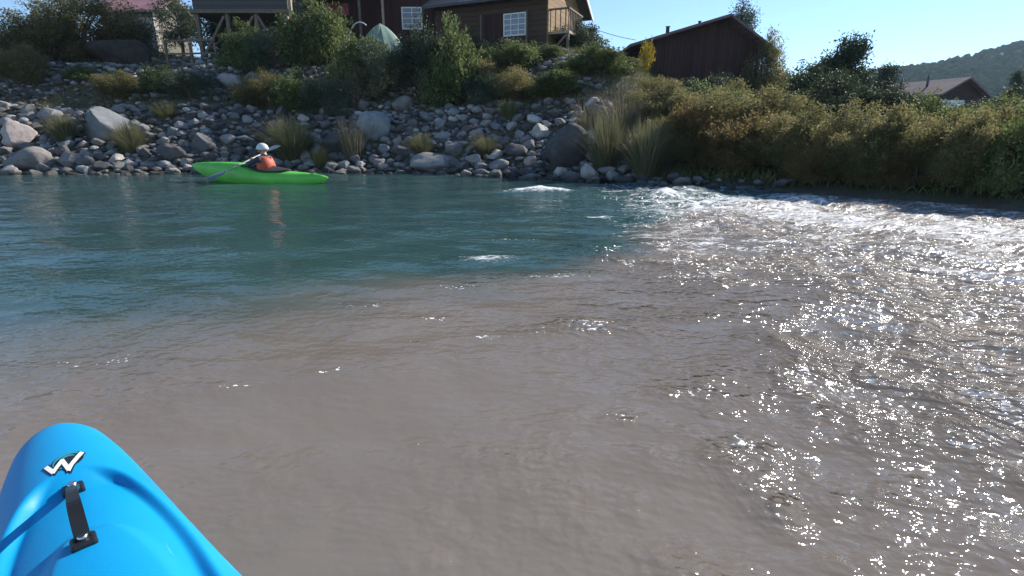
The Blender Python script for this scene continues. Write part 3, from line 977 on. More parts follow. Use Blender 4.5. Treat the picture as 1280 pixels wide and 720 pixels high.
G1, G2, G3, G4 = 'willow shrubs along the right bank', 'shrubs around the cabins', 'rust coloured shrubs among the willows', 'dark evergreen shrubs behind the willows'
plants = [
    # kind, px, ytop, ybase, width, Y, label, group
    ('willow0', 18, 22, 80, 95, 21.5, 'olive shrub at the far left edge of the upper bank', G2),
    ('willow1', 98, -6, 75, 110, 23.0, 'large olive shrub left of the pink roofed house', G2),
    ('willow2', 52, 20, 85, 66, 21.5, 'olive shrub between the left edge and the dark earth boulder', G2),
    ('bluish0', 178, 28, 70, 40, 24.5, 'small grey green shrub below the pink roofed house', G2),
    ('green2', 300, 36, 78, 52, 21.0, 'small green shrub under the left part of the stilt cabin', G2),
    ('bluish0', 335, 38, 76, 48, 21.0, 'grey green shrub under the right part of the stilt cabin', G2),
    ('green0', 390, 8, 78, 66, 21.5, 'tall green shrub right of the stilt cabin', G2),
    ('green1', 440, 54, 82, 66, 20.0, 'low green shrub in front of the green tent', G2),
    ('bluish0', 470, 58, 84, 50, 19.5, 'low grey green shrub left of the biggest bush', G2),
    ('twiggy0', 440, 72, 124, 74, 18.6, 'brown leafless shrub above the grass strip', None),
    ('dark1', 526, 40, 118, 64, 19.0, 'dark left half of the biggest bush in front of the maroon cabin', G2),
    ('green2', 562, 40, 120, 70, 18.6, 'sunlit green bush right of its dark neighbour below the brown cabin', G2),
    ('green0', 640, 56, 104, 70, 20.0, 'low green shrub below the white window of the brown cabin', G2),
    ('green1', 682, 58, 104, 66, 20.5, 'low green shrub below the sunlit wall of the brown cabin', G2),
    ('willow1', 610, 78, 112, 56, 18.8, 'low olive shrub right of the sunlit green bush', G2),
    ('dark0', 722, 28, 76, 44, 24.5, 'dark shrub against the sky right of the brown cabin', G2),
    ('green2', 752, 58, 128, 72, 18.0, 'green shrub on the bank right of the brown cabin', G2),
    ('willow2', 790, 74, 150, 76, 18.5, 'olive green shrub below the left eave of the gabled cabin', G2),
    ('yellow0', 806, 55, 90, 20, 22.0, 'yellow flowering bush at the left corner of the gabled cabin', None),
    ('willow0', 838, 108, 196, 84, 13.8, 'olive willow below the front of the gabled cabin', G1),
    ('rust0', 868, 132, 228, 62, 12.2, 'yellow brown shrub near the water below the gabled cabin', G3),
    ('willow1', 900, 120, 230, 92, 12.4, 'broad olive willow below the right half of the gabled cabin', G1),
    ('rust1', 944, 150, 236, 70, 11.0, 'rusty shrub overhanging the water below the gabled cabin corner', G3),
    ('willow2', 962, 116, 210, 90, 12.6, 'tall olive willow left of the dark round trees', G1),
    ('dark2', 1010, 86, 190, 90, 15.0, 'dark green tree like shrub right of the gabled cabin', G4),
    ('willow0', 1012, 140, 240, 84, 10.4, 'olive willow by the water below the dark green shrub', G1),
    ('dark1', 1110, 112, 190, 84, 13.5, 'dark green shrub left of the far red gabled house', G4),
    ('willow1', 1070, 135, 246, 90, 9.7, 'willow overhanging the water below the dark round tree', G1),
    ('rust0', 1034, 176, 248, 58, 9.4, 'rust orange shrub low over the water below the dark round tree', G3),
    ('willow2', 1128, 142, 252, 92, 9.2, 'willow overhanging the water below the far red gabled house', G1),
    ('green0', 1165, 132, 240, 80, 10.4, 'mid green shrub below the far red gabled house', G1),
    ('rust1', 1150, 196, 258, 46, 8.4, 'small rust shrub over the water below the far red gabled house', G3),
    ('willow0', 1195, 150, 262, 84, 8.3, 'dense willow over the water right of the small rust shrub', G1),
    ('willow1', 1256, 142, 268, 96, 7.9, 'willow with pale leaves at the right edge of the photo', G1),
    ('green1', 1220, 170, 266, 64, 7.9, 'mid green shrub low over the water near the right edge', G1),
    ('dark0', 1268, 112, 190, 56, 16.0, 'dark green shrub right of the far red gabled house', G4),
    ('willow0', 960, 52, 110, 52, 23.8, 'olive shrub at the right wall of the gabled cabin', G2),
    ('dark0', 862, 104, 140, 70, 19.5, 'dark shrub in the shade of the gabled cabin front', G2),
    ('willow2', 920, 106, 140, 70, 18.5, 'olive shrub in front of the gabled cabin right corner', G2),
    ('twiggy0', 776, 118, 200, 66, 14.6, 'brown dry shrub standing behind the tall grass tussocks', None),
    ('twiggy0', 735, 112, 178, 54, 16.2, 'brown dry shrub on the slope above the largest dark boulder', None),
    ('willow2', 30, 62, 100, 60, 19.2, 'low olive shrub above the rocks at the left edge', G2),
    ('bluish0', 232, 90, 118, 44, 18.6, 'low olive shrub high on the rocks left of the pale angular boulder', G2),
    ('dark0', 1052, 100, 170, 80, 13.0, 'dark shrub below the trunk of the dark round topped tree', G4),
    ('green1', 1180, 136, 200, 80, 13.5, 'mid green shrub hiding the foot of the far red gabled house', G4),
    ('willow2', 1092, 160, 250, 84, 8.9, 'short willow between two tall willows over the water', G1),
    ('willow0', 985, 150, 236, 80, 10.6, 'olive willow leaning to the water left of the dark trees', G1),
    ('rust1', 905, 172, 234, 60, 11.2, 'low brown shrub at the waterline below the gabled cabin', G3),
    ('green0', 880, 112, 190, 70, 15.5, 'mid green shrub below the middle of the gabled cabin', G2),
    ('willow1', 838, 150, 226, 50, 12.0, 'slim olive willow just right of the wide grass tussock', G1),
    ('willow2', 1230, 148, 262, 76, 7.7, 'bushy willow over the water second from the right edge', G1),
    ('green2', 1285, 150, 270, 70, 7.3, 'green willow shrub cut by the right edge of the photo', G1),
    ('dark1', 1262, 122, 190, 50, 18.0, 'dark tall shrub right of the dark gable end of the far house', G4),
    ('green1', 1150, 130, 190, 70, 17.0, 'mid green shrub under the eaves of the far red gabled house', G4),
    ('willow1', 822, 100, 150, 64, 16.0, 'olive shrub on the slope left below the gabled cabin', G2),
    ('dark2', 905, 100, 130, 80, 21.0, 'dark shrub against the wall of the gabled cabin', G2),
    ('green2', 715, 74, 120, 56, 18.4, 'small green shrub on the slope right below the brown cabin', G2),
    ('dark2', 590, 44, 90, 70, 22.3, 'dark shrub in front of the black shed', G2),
    ('dark2', 1256, 122, 170, 50, 26.0, 'dark shrub far back on the flat ground beside the far house', G4),
    ('dark0', 1280, 118, 170, 70, 21.0, 'dark shrub far back below the pointed conifer', G4),
    ('green0', 1262, 126, 180, 60, 13.0, 'mid green shrub below the conifer at the right edge', G4),
    ('dark1', 290, 12, 70, 70, 28.5, 'dark shrub standing behind the stilts of the grey cabin', G2),
    ('dark2', 335, 14, 70, 60, 28.5, 'dark shrub behind the right stilts of the grey cabin', G2),
    ('dark0', 820, 94, 120, 60, 22.5, 'dark shrub below the left eave of the gabled cabin', G2),
    ('green2', 205, 88, 112, 46, 19.2, 'low green scrub on the slope left of the grey green shrub', None),
    ('willow1', 330, 92, 116, 60, 18.8, 'low olive scrub right of the pale angular boulder', None),
    ('green0', 372, 96, 122, 54, 18.2, 'low green scrub at the foot of the leaning pale pole', None),
    ('bluish0', 402, 100, 124, 46, 17.9, 'low grey green scrub just left of the brown leafless shrub', None),
    ('willow2', 150, 92, 116, 50, 18.9, 'low olive scrub on the slope below the dark earth boulder', None),
    ('willow0', 650, 88, 118, 60, 17.8, 'low olive scrub on the slope below the brown log cabin', None),
    ('green1', 700, 92, 124, 60, 17.2, 'low green scrub left above the dry brown reeds', None),
    ('bluish0', 592, 96, 120, 46, 17.9, 'low grey green scrub right of the sunlit green bush', None),
    ('green2', 100, 84, 108, 54, 19.6, 'low green scrub on the upper slope below the large olive shrub', None),
]
for a in plants:
    plant(*a)

# trees with a trunk
def tree(px, ytop, Y, wpx, crown_frac, mat, label, seed, ll=.1, lw=.05, ncl=520, nl=20, airy=1.0, conical=False, cat='tree', name='tree'):
    top = at(px, ytop, Y)
    x = top[0]
    zb = gz(x, Y)
    h = top[2] - zb
    dep = to_px(top)[2]
    rad = wpx / 2 * dep / FOC
    r = np.random.default_rng(seed)
    e = empty(name, (x, Y, zb), 0)
    tag(e, label, cat)
    ch = h * crown_frac
    lobes = []
    for i in range(13):
        u = (i + r.uniform(0, 1)) / 13
        prof = (1 - u) ** .8 if conical else math.sin(math.pi * (.15 + .8 * u)) ** .7
        a = r.uniform(0, 6.28)
        q = rad * .62 * prof * math.sqrt(r.uniform(.1, 1))
        lr = rad * (.20 + .36 * prof) * r.uniform(.7, 1.1) * airy
        lobes.append((q * math.cos(a), q * math.sin(a), h - ch + ch * (.06 + .86 * u), lr, min(lr * .8, ch * .2)))
    P, Dd = [], []
    w_ = np.array([l[3] ** 2 for l in lobes])
    for k in r.choice(len(lobes), ncl, p=w_ / w_.sum()):
        x0, y0, z0, lr, lz = lobes[k]
        d = r.normal(size=3)
        d /= np.linalg.norm(d)
        q = (1 - .6 * r.uniform() ** 1.5) * (1.25 if r.uniform() < .12 else 1)
        P.append(np.array([x0, y0, z0]) + d * np.array([lr, lr, lz]) * q)
        Dd.append(d)
    P, Dd = np.array(P), np.array(Dd)
    n = ncl * nl
    PP = np.repeat(P, nl, 0) + r.normal(size=(n, 3)) * .12 * rad ** .5
    DD = np.repeat(Dd, nl, 0) * .6 + r.normal(size=(n, 3)) * .7
    mb = MB()
    mb.tube([(0, 0, -.2), (.02 * h, .01 * h, h * .35), (-.01 * h, 0, h * .7), (0, 0, h * .93)], [.028 * h, .021 * h, .012 * h, .003 * h], 8, False)
    for l in lobes:
        zz = max(.2 * h, l[2] - .14 * h)
        mb.tube([(0, 0, zz), (l[0] * .5, l[1] * .5, zz + .07 * h), (l[0], l[1], l[2])], [.010 * h, .007 * h, .002 * h], 5, False)
    mb.build('trunk', M['bark'], e)
    link('crown', leaves_mesh('crown', PP, DD, ll * r.uniform(.6, 1.2, n), lw * r.uniform(.7, 1.2, n), mat, seed), e)
    return e
tree(215, -14, 26, 62, .8, M['bluish'], 'thin grey green tree between the pink roofed house and the stilt cabin', 201, .12, .05, 300, 16, .75)
tree(931, -8, 29, 74, .8, M['bluish'], 'pale airy tree rising behind the gabled cabin', 202, .12, .055, 800, 20, .85)
tree(1064, 44, 17, 62, .8, M['dark'], 'dark round topped tree standing against the sky', 203, .09, .045, 620, 22, 1.0)
tree(1040, 78, 17.5, 60, .85, M['dark'], 'lower dark tree left of the dark round topped tree', 204, .09, .045, 480, 22, 1.0)
tree(1275, 84, 26, 36, .95, M['dark'], 'dark pointed conifer at the right edge against the hill', 205, .1, .03, 420, 20, .9, True)
tree(1112, 80, 26, 44, .85, M['dark'], 'dark tree between the round topped tree and the far house', 206, .1, .045, 400, 20, 1.0)
tree(740, 30, 30, 34, .85, M['dark'], 'small far tree on the skyline right of the brown cabin', 207, .12, .06, 200, 18, 1.0)

tuft('tussock', 366, 154, 202, 66, 'big shaggy pampas like tussock right behind the kayaker')
tuft('tussock', 163, 156, 192, 42, 'yellowish tussock right of the big pale bluish boulder', i=1)
tuft('tussock', 80, 146, 180, 36, 'yellowish tussock left of the big pale bluish boulder')
tuft('tussock', 757, 150, 218, 48, 'tall pale grass tussock right of the largest dark boulder', i=1)
tuft('tussock', 808, 160, 226, 60, 'wide grass tussock by the water below the dry shrub')
tuft('tussock', 528, 170, 196, 34, 'small yellowish tussock above the flat boulder', i=1)
tuft('tussock', 606, 172, 194, 38, 'low tussock among rocks right of the flat boulder')
tuft('reed', 442, 148, 200, 34, 'thin upright reeds in front of the round bluish boulder', 'reed_clump', 'reeds')
tuft('reed', 738, 128, 172, 44, 'dry brown reeds above the largest dark boulder', 'reed_clump', 'reeds', 1)
tuft('reed', 782, 118, 180, 50, 'dry brown reeds behind the wide grass tussock', 'reed_clump', 'reeds')
tuft('greentuft', 230, 92, 122, 50, 'green grass tuft high on the bank left of the pale angular boulder', 'grass_tuft', 'grass tuft')
tuft('greentuft', 208, 128, 150, 34, 'green grass tuft midway up the bank above the dark boulder', 'grass_tuft', 'grass tuft', 1)
tuft('greentuft', 402, 186, 212, 30, 'green tuft at the waterline right of the big tussock', 'grass_tuft', 'grass tuft', 1)
tuft('greentuft', 640, 126, 148, 40, 'green grass tuft on the slope left of the dry brown reeds', 'grass_tuft', 'grass tuft')

# grass strip and scattered grass on the slope
n = 150000
X = r.uniform(-16, 14, n)
Yy = r.uniform(6, 26, n)
D = shore_d(X, Yy)
nz = fbm(X * .6, Yy * .8, 71)
k_ = ((D > 3.7) & (D < 5.8) & (nz > .33)) | ((D > 5.6) & (D < 12) & (nz > .42)) | ((D > .6) & (D < 3.8) & (nz > .64))
k_ = np.where(X > 3.2, (D > .25) & (D < 9), k_)
X, Yy = X[k_], Yy[k_]
Z = ground_z(X, Yy)
n = len(X)
h = r.uniform(.07, .24, n)
a = r.uniform(0, 6.28, n)
wv = np.stack([np.cos(a), np.sin(a), np.zeros(n)], 1) * .007
B = np.stack([X, Yy, Z - .02], 1)
tip = B + np.stack([r.normal(0, .07, n), r.normal(0, .07, n), h], 1)
mid = (B + tip) / 2 + np.array([0, 0, .02])
V = np.stack([B - wv, B + wv, mid + wv * .8, tip, mid - wv * .8], 1).reshape(-1, 3)
F = np.arange(5 * n).reshape(n, 5)
tag(link('grass', mesh_np('grass', V, F, [M['grass']])), 'dry yellowish green grass strip across the bank and slope', 'grass', kind='stuff')

# ------------------------------------------------------------------ houses
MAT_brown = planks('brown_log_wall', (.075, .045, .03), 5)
MAT_brown_lit = planks('sunlit_log_wall', (.30, .19, .09), 5)  # lit copy of the brown logs, sunlight put into the colour
MAT_maroon = planks('maroon_board_wall', (.055, .022, .02), 7, True)
MAT_black = planks('tarred_board_wall', (.02, .018, .017), 6, True)
MAT_redwood = planks('dark_red_board_wall', (.060, .028, .024), 6, True)
MAT_grey = planks('grey_board_wall', (.085, .082, .075), 5)
MAT_post = plain('timber_post', (.16, .12, .085), .85, .3, 8, .004)
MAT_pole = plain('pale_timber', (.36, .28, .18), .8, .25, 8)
MAT_white = plain('white_paint', (.75, .75, .73), .5, .06)
MAT_cream = plain('pale_render', (.34, .32, .29), .9, .2, 4, .004)
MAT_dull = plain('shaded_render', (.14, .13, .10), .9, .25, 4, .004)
MAT_glass = NT('window_glass').set(color=(.03, .035, .04), rough=.08, spec=.6).m
MAT_curtain = plain('curtained_glass', (.22, .24, .27), .25, .2, 3)
RF_pink = metal_roof('pink_roof', (.38, .17, .16))
RF_brown = metal_roof('brown_roof', (.20, .125, .115), rough=.85)
RF_redd = metal_roof('red_brown_roof', (.17, .09, .08))
RF_blue = metal_roof('pale_metal_roof', (.50, .58, .64), rough=.5)
RF_grey = metal_roof('dark_roof', (.07, .065, .065))
MAT_red = plain('red_paint', (.28, .03, .06), .5, .2)

def wall_box(w, d, h, mat, par, gable=0.0, apex=.5, z0=0.0, name='wall'):
    """front face y=0 .. d, x -w/2..w/2; a gable on the front and back when gable > 0"""
    poly = [(-w / 2, z0), (w / 2, z0), (w / 2, z0 + h)]
    if gable:
        poly.append((-w / 2 + w * apex, z0 + h + gable))
    poly.append((-w / 2, z0 + h))
    return MB().prism(poly, 0, d).build(name, mat, par)

def roof_gable_y(w, d, h, gable, apex, mat, par, over=.35, th=.1, name='roof'):
    """ridge along y: two thick slabs"""
    ax = -w / 2 + w * apex
    sl, sr = gable / (w * apex), gable / (w * (1 - apex))
    L, Rr = -w / 2 - over, w / 2 + over
    poly = [(L, h - sl * over + .01), (ax, h + gable + .01), (Rr, h - sr * over + .01), (Rr, h - sr * over + th), (ax, h + gable + th), (L, h - sl * over + th)]
    return MB().prism(poly, -over, d + over).build(name, mat, par)

def window(par, x, z, w, h, y=-.03, nx=2, nz=3, fmat=None, gmat=None, t_=.06):
    """frame with glazing bars on the front wall, panes behind"""
    mb = MB()
    f = fmat or MAT_white
    mb.box(x - w / 2, x - w / 2 + t_, y - .03, y + .05, z, z + h)
    mb.box(x + w / 2 - t_, x + w / 2, y - .03, y + .05, z, z + h)
    mb.box(x - w / 2 + t_, x + w / 2 - t_, y - .03, y + .05, z, z + t_)
    mb.box(x - w / 2 + t_, x + w / 2 - t_, y - .03, y + .05, z + h - t_, z + h)
    for i in range(1, nx):
        q = x - w / 2 + w * i / nx
        mb.box(q - .016, q + .016, y - .018, y + .04, z + t_, z + h - t_)
    for i in range(1, nz):
        q = z + h * i / nz
        mb.box(x - w / 2 + t_, x + w / 2 - t_, y - .015, y + .038, q - .014, q + .014)
    o = mb.build('window', f, par)
    MB().box(x - w / 2 + .02, x + w / 2 - .02, y + .004, y + .02, z + .02, z + h - .02).build('pane', gmat or MAT_curtain, o)
    return o

def base_at(px, Y, py=60):
    x = at(px, py, Y)[0]
    return x

def zat(px, py, Y):
    return at(px, py, Y)[2]

# --- pink roofed house, far upper left
Y0 = 28
e = empty('house', (at(160, 30, Y0)[0], Y0, gz(at(160, 30, Y0)[0], Y0) - .1))
tag(e, 'small pale house with a pink metal roof at the upper left', 'house')
b = e.location.z
we = zat(160, 15, Y0) - b
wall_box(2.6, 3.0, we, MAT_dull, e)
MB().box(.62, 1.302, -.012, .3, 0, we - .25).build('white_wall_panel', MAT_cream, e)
o = MB().prism([(0, we - .06), (1.9, we + .9), (1.9, we + 1.0), (0, we + .04)], -1.8, 1.6, Matrix_ := __import__('mathutils').Matrix.Rotation(R(90), 4, 'Z')).build('roof', RF_pink, e)
o.location = (-.1, -.35, 0)
MB().prism([(-.3, we - .06), (1.5, we + .85), (3.3, we - .06)], -1.25, 1.25, Matrix_).build('gable', MAT_dull, e).location = (0, 0, 0)
o2 = MB().prism([(0, we + .9), (1.9, we - .06), (1.9, we + .04), (0, we + 1.0)], -1.8, 1.6, Matrix_).build('roof', RF_pink, e)
o2.location = (-.1, 1.55, 0)

# --- cabin on stilts
Y0 = 23.5
xc = at(303, 30, Y0)[0]
zf = zat(303, 17, Y0)
zg = gz(xc, Y0)
e = empty('stilt_cabin', (xc, Y0, zg))
tag(e, 'grey wooden cabin standing high on braced timber stilts', 'cabin')
fl = zf - zg
wall_box(3.9, 3.2, 2.4, MAT_grey, e, 0, .5, fl + .14)
MB().box(-2.05, 2.05, -.12, 3.3, fl, fl + .137).build('floor_deck', MAT_post, e)
roof_gable_y(3.9, 3.2, fl + 2.54, .9, .5, RF_grey, e)
MB().prism([(-1.95, fl + 2.545), (1.95, fl + 2.545), (0, fl + 3.44)], .01, 3.19).build('gable', MAT_grey, e)
window(e, -.5, fl + 1.0, .9, .9)
for (x, y) in ((-1.85, .05), (-.6, .05), (.6, .05), (1.85, .05), (-1.85, 3.0), (0, 3.0), (1.85, 3.0)):
    MB().box(x - .07, x + .07, y - .07, y + .07, -1.0, fl - .002).build('stilt', MAT_pole if (x > 1.8 and y < 1) else MAT_post, e)  # right front stilt takes paler timber, its sunlit tone painted in
for a_, b_ in (((-1.75, -.02, .1), (-.7, -.02, fl - .1)), ((.7, -.02, fl - .1), (1.3, -.02, .4)), ((-1.85, .2, .2), (-1.85, 2.9, fl - .1)), ((-.5, -.02, .3), (.5, -.02, fl - .1))):
    MB().bar(a_, b_, .09).build('brace', MAT_post, e)
MB().box(2.06, 2.18, -.2, -.08, fl - .3, fl + 2.4).build('corner_post', MAT_pole, e)  # sunlit tone of this post comes from the paler timber colour

# --- rail in front of it
Yr = 22.0
p0, p1 = at(205, 53, Yr), at(268, 48, Yr)
e = empty('handrail', (p0[0], Yr, gz(p0[0], Yr)))
tag(e, 'dark timber handrail left of the cabin on stilts', 'railing')
L = p1[0] - p0[0]
hz_ = p0[2] - e.location.z
for q in (0.03, L * .5, L - .03):
    MB().box(q - .04, q + .04, -.04, .04, -.6, hz_).build('post', MAT_post, e)
MB().bar((0, 0, hz_ + .04), (L, 0, hz_ + .1), .08).build('rail', MAT_post, e)
MB().bar((0, -.05, hz_ * .5), (L, -.05, hz_ * .5 + .04), .06).build('rail', MAT_post, e)

# --- maroon cabin
Y0 = 27
xa, xb = at(383, 30, Y0)[0], at(562, 30, Y0)[0]
xc = (xa + xb) / 2
zg = gz(xc, Y0) - .1
e = empty('cabin', (xc, Y0, zg))
tag(e, 'dark maroon wooden cabin with a veranda and one pale window', 'cabin')
Wd = xb - xa
ht = zat(470, -18, Y0) - zg
wall_box(Wd, 4.5, ht, MAT_maroon, e)
roof_gable_y(Wd, 4.5, ht, 1.3, .5, RF_redd, e)
MB().prism([(-Wd / 2, ht + .004), (Wd / 2, ht + .004), (0, ht + 1.3)], .02, 4.48).build('gable', MAT_maroon, e)
wz0, wz1 = zat(515, 37, Y0) - zg, zat(515, 9, Y0) - zg
window(e, at(515, 20, Y0)[0] - xc, wz0, 25 / FOC * 25.0, wz1 - wz0, -.03, 2, 4, MAT_white, MAT_curtain)
for px in (450, 479):
    q = at(px, 20, Y0 - 1.0)[0] - xc
    MB().box(q - .05, q + .05, -1.05, -.95, -.3, ht - .55).build('veranda_post', MAT_pole if px == 479 else MAT_post, e)
qa, qb = at(384, 8, Y0 - 1)[0] - xc, at(484, 8, Y0 - 1)[0] - xc
MB().prism([(-1.3, ht - .56), (-.003, ht - .25), (-.003, ht - .17), (-1.3, ht - .48)], -qb, -qa, Matrix_).build('veranda_roof', MAT_red, e)
MB().box(qa + .1, qa + 1.6, -.06, -.003, ht - 1.25, ht - .75).build('red_panel', MAT_red, e)

# barrel on the veranda
bx = at(418, 24, 25.6)
mb = MB()
prof = [(.0, .20), (.1, .25), (.35, .28), (.6, .25), (.72, .21), (.74, .02)]
mb.tube([(0, 0, z_) for z_, _ in prof], [q for _, q in prof], 18)
o = mb.build('barrel', plain('pinkish_plastic', (.42, .27, .24), .5, .3, 3), None, (bx[0], 25.6, max(gz(bx[0], 25.6), zat(418, 34, 25.6))))
tag(o, 'pinkish barrel standing in front of the maroon cabin', 'barrel')
o.location.z = gz(bx[0], 25.6) - .02

# --- shed with a pale roof
Y0 = 29
xa, xb = at(548, 10, Y0)[0], at(606, 10, Y0)[0]
xc = (xa + xb) / 2
zg = gz(xc, Y0) - .1
e = empty('shed', (xc, Y0, zg))
tag(e, 'black shed with a pale blue metal roof between the two cabins', 'shed')
Wd = xb - xa
he = zat(577, 11, Y0) - zg
wall_box(Wd - .3, 3, he - .1, MAT_black, e)
o = MB().prism([(-.4, he - .1), (1.5, he + .75), (3.4, he - .1), (3.4, he), (1.5, he + .87), (-.4, he)], -Wd / 2 - .1, Wd / 2 + .1, Matrix_).build('roof', RF_blue, e)
MB().prism([(.05, he - .099), (2.95, he - .099), (1.5, he + .6)], -Wd / 2 + .16, Wd / 2 - .16, Matrix_).build('gable', MAT_black, e)

# --- brown log cabin, turned so its sunlit end shows
Yc = 23.6
cor = at(683, 60, Yc)
zg = gz(cor[0], Yc) - .15
e = empty('log_cabin', (cor[0], Yc, zg), R(-24))
tag(e, 'brown log cabin with a white barred window and sunlit right end', 'cabin')
Wd, Dp = 5.4, 4.4
hc = zat(683, -12, Yc) - zg
mb = MB().box(-Wd, 0, 0, Dp, 0, hc)
mb.build('wall', MAT_brown, e)
MB().prism([(.0, .35), (Dp, .35), (Dp, hc), (Dp / 2, hc + 1.3), (.0, hc)], -.052, -.003, Matrix_).build('end_wall', MAT_brown_lit, e)
sl = 1.3 / (Dp / 2)
MB().prism([(-.5, hc - sl * .5 + .02), (Dp / 2, hc + 1.32), (Dp + .5, hc - sl * .5 + .02), (Dp + .5, hc - sl * .5 + .12), (Dp / 2, hc + 1.45), (-.5, hc - sl * .5 + .12)], -.55, Wd + .4, Matrix_).build('roof', RF_grey, e)
MB().prism([(-.55, hc - sl * .55 - .04), (Dp / 2, hc + 1.26), (Dp + .55, hc - sl * .55 - .04), (Dp + .55, hc - sl * .55 + .13), (Dp / 2, hc + 1.5), (-.55, hc - sl * .55 + .13)], -.60, -.552, Matrix_).build('bargeboard', MAT_white, e)
MB().prism([(.0, hc + .004), (Dp, hc + .004), (Dp / 2, hc + 1.29)], .004, Wd - .02, Matrix_).build('gable', MAT_brown, e)
wz0, wz1 = zat(647, 40, Yc - .3) - zg, zat(647, 10, Yc - .3) - zg
window(e, -1.45, wz0, 1.05, wz1 - wz0, -.03, 3, 4, MAT_white, MAT_curtain, .05)
# small balcony on the sunlit end
MB().box(.056, .95, .1, 2.0, 1.05, 1.15).build('balcony_floor', MAT_pole, e)
mb = MB()
for k in range(9):
    y_ = .14 + k * .225
    mb.box(.89, .93, y_, y_ + .04, 1.152, 1.95)
mb.box(.87, .95, .1, 2.0, 1.951, 2.02)
for k in range(4):
    x_ = .1 + k * .22
    mb.box(x_, x_ + .04, .11, .15, 1.152, 1.95)
mb.box(.06, .868, .10, .16, 1.951, 2.02)
mb.build('railing', MAT_post, e)
for y_ in (.15, 1.9):
    MB().box(.84, .94, y_ - .05, y_ + .05, -.6, 1.048).build('balcony_post', MAT_post, e)
MB().bar((.1, .15, .3), (.85, .15, 1.02), .08).build('brace', MAT_post, e)
MB().box(-2.9, -2.0, -.05, -.003, .1, 2.0).build('door', MAT_maroon, e)
for x_ in (-3.0, -.85):
    MB().box(x_, x_ + .06, -.25, -.19, -.3, hc - .7).build('porch_post', MAT_post, e)

# --- gabled cabin in the middle right
Y0 = 24.5
xa, xb = at(803, 60, Y0)[0], at(945, 60, Y0)[0]
Wd = xb - xa
xc = (xa + xb) / 2
zg = gz(xc, Y0) - .4
e = empty('gabled_cabin', (xc, Y0, zg))
tag(e, 'dark red wooden cabin under a broad low gable roof', 'cabin')
hw = zat(880, 56, Y0) - zg
ga = zat(907, 25, Y0) - zg - hw
ap = (at(906, 25, Y0)[0] - xa) / Wd
wall_box(Wd, 5, hw, MAT_redwood, e, ga, ap)
roof_gable_y(Wd, 5, hw, ga, ap, RF_brown, e, .7, .12)
MB().box(-Wd / 2 + .4, Wd / 2 - .3, -1.0, -.004, .75, .85).build('porch_floor', MAT_post, e)
for q in (-.42, -.1, .2, .44):
    MB().box(q * Wd - .05, q * Wd + .05, -.98, -.88, -.4, hw - .15).build('porch_post', MAT_redwood, e)
MB().box(.5, 1.3, -.03, -.004, .86, 2.3).build('door', MAT_maroon, e)
window(e, -1.2, 1.3, 1.0, .8, -.03, 2, 2, MAT_maroon, MAT_glass)
for px, hpx, w_ in ((834, 14, .16), (873, 8, .12)):
    q = at(px, 45, Y0 + 1.2)[0] - xc
    zt = hw + ga * (q + Wd / 2) / (Wd * ap)
    MB().tube([(q, 1.2, zt - .1), (q, 1.2, zt + .12 + hpx * .03), (q, 1.2, zt + .14 + hpx * .03)], [w_ / 2, w_ / 2, w_ * .8], 10).build('chimney', RF_grey, e)

# --- far red gabled house on the right
Y0 = 34
xa, xb = at(1115, 110, Y0)[0], at(1196, 110, Y0)[0]
Wd = xb - xa
zg = gz(xb, Y0) - .3
e = empty('house', (at(1177, 110, Y0)[0], Y0, zg), R(-70))
Wd = 4.2
tag(e, 'far low house with brown pink roof and dark red gable end', 'house')
he = zat(1170, 117, Y0) - zg
hr = zat(1203, 100, Y0 + .8) - zg - he
Dp = 4.0
MB().box(-Wd, 0, 0, Dp, 0, he).build('wall', MAT_redwood, e)
MB().prism([(.0, he + .003), (Dp, he + .003), (Dp / 2, he + hr)], .0, Wd, Matrix_).build('gable', MAT_redwood, e)
sl = hr / (Dp / 2)
MB().prism([(-.4, he - sl * .4 + .02), (Dp / 2, he + hr + .02), (Dp + .4, he - sl * .4 + .02), (Dp + .4, he - sl * .4 + .13), (Dp / 2, he + hr + .15), (-.4, he - sl * .4 + .13)], -.35, Wd + .3, Matrix_).build('roof', RF_brown, e)
MB().box(.004, .05, .1, 2.4, max(.1, zat(1203, 136, Y0) - zg), he - .35).build('white_wall_panel', MAT_white, e)
for k in (.35, .75):
    MB().tube([(-Wd * k, .9, he + hr * .4), (-Wd * k, .9, he + hr + .35)], .07, 8).build('chimney', RF_grey, e)

# --- dome tent
Yt = 22.8
xt = at(476, 45, Yt)[0]
zt = gz(xt, Yt)
top_ = zat(476, 29, Yt) - zt
e = empty('tent', (xt, Yt, zt))
tag(e, 'small grey green dome tent with a white hoop pole', 'tent')
V, F = [], []
nu, nv = 20, 9
for j in range(nv + 1):
    u = j / nv
    for i in range(nu):
        a = 2 * math.pi * i / nu
        q = (1 - u ** 1.35) ** .75 * (1 + .09 * math.cos(4 * a + .6))
        V.append((1.05 * q * math.cos(a), .8 * q * math.sin(a), top_ * u ** .9 if j else -.05))
for j in range(nv):
    for i in range(nu):
        F.append((j * nu + i, j * nu + (i + 1) % nu, (j + 1) * nu + (i + 1) % nu, (j + 1) * nu + i))
link('fly_sheet', mesh_np('fly_sheet', V, F, [plain('tent_cloth', (.24, .33, .25), .7, .15, 2)], False), e)
MB().tube([(-1.12 + 1.0 * (1 - math.cos(R(a))) * .5, -.72, top_ * .93 * math.sin(R(a)) ** .6 if a else 0) for a in range(0, 121, 10)], .022, 8).build('hoop_pole', MAT_white, e)
MB().prism([(-.25, 0), (.25, 0), (0, top_ * .7)], -.825, -.80).build('door_flap', plain('tent_door_cloth', (.16, .22, .17), .7), e, (0.1, 0.02, 0), (R(-22), 0, 0))

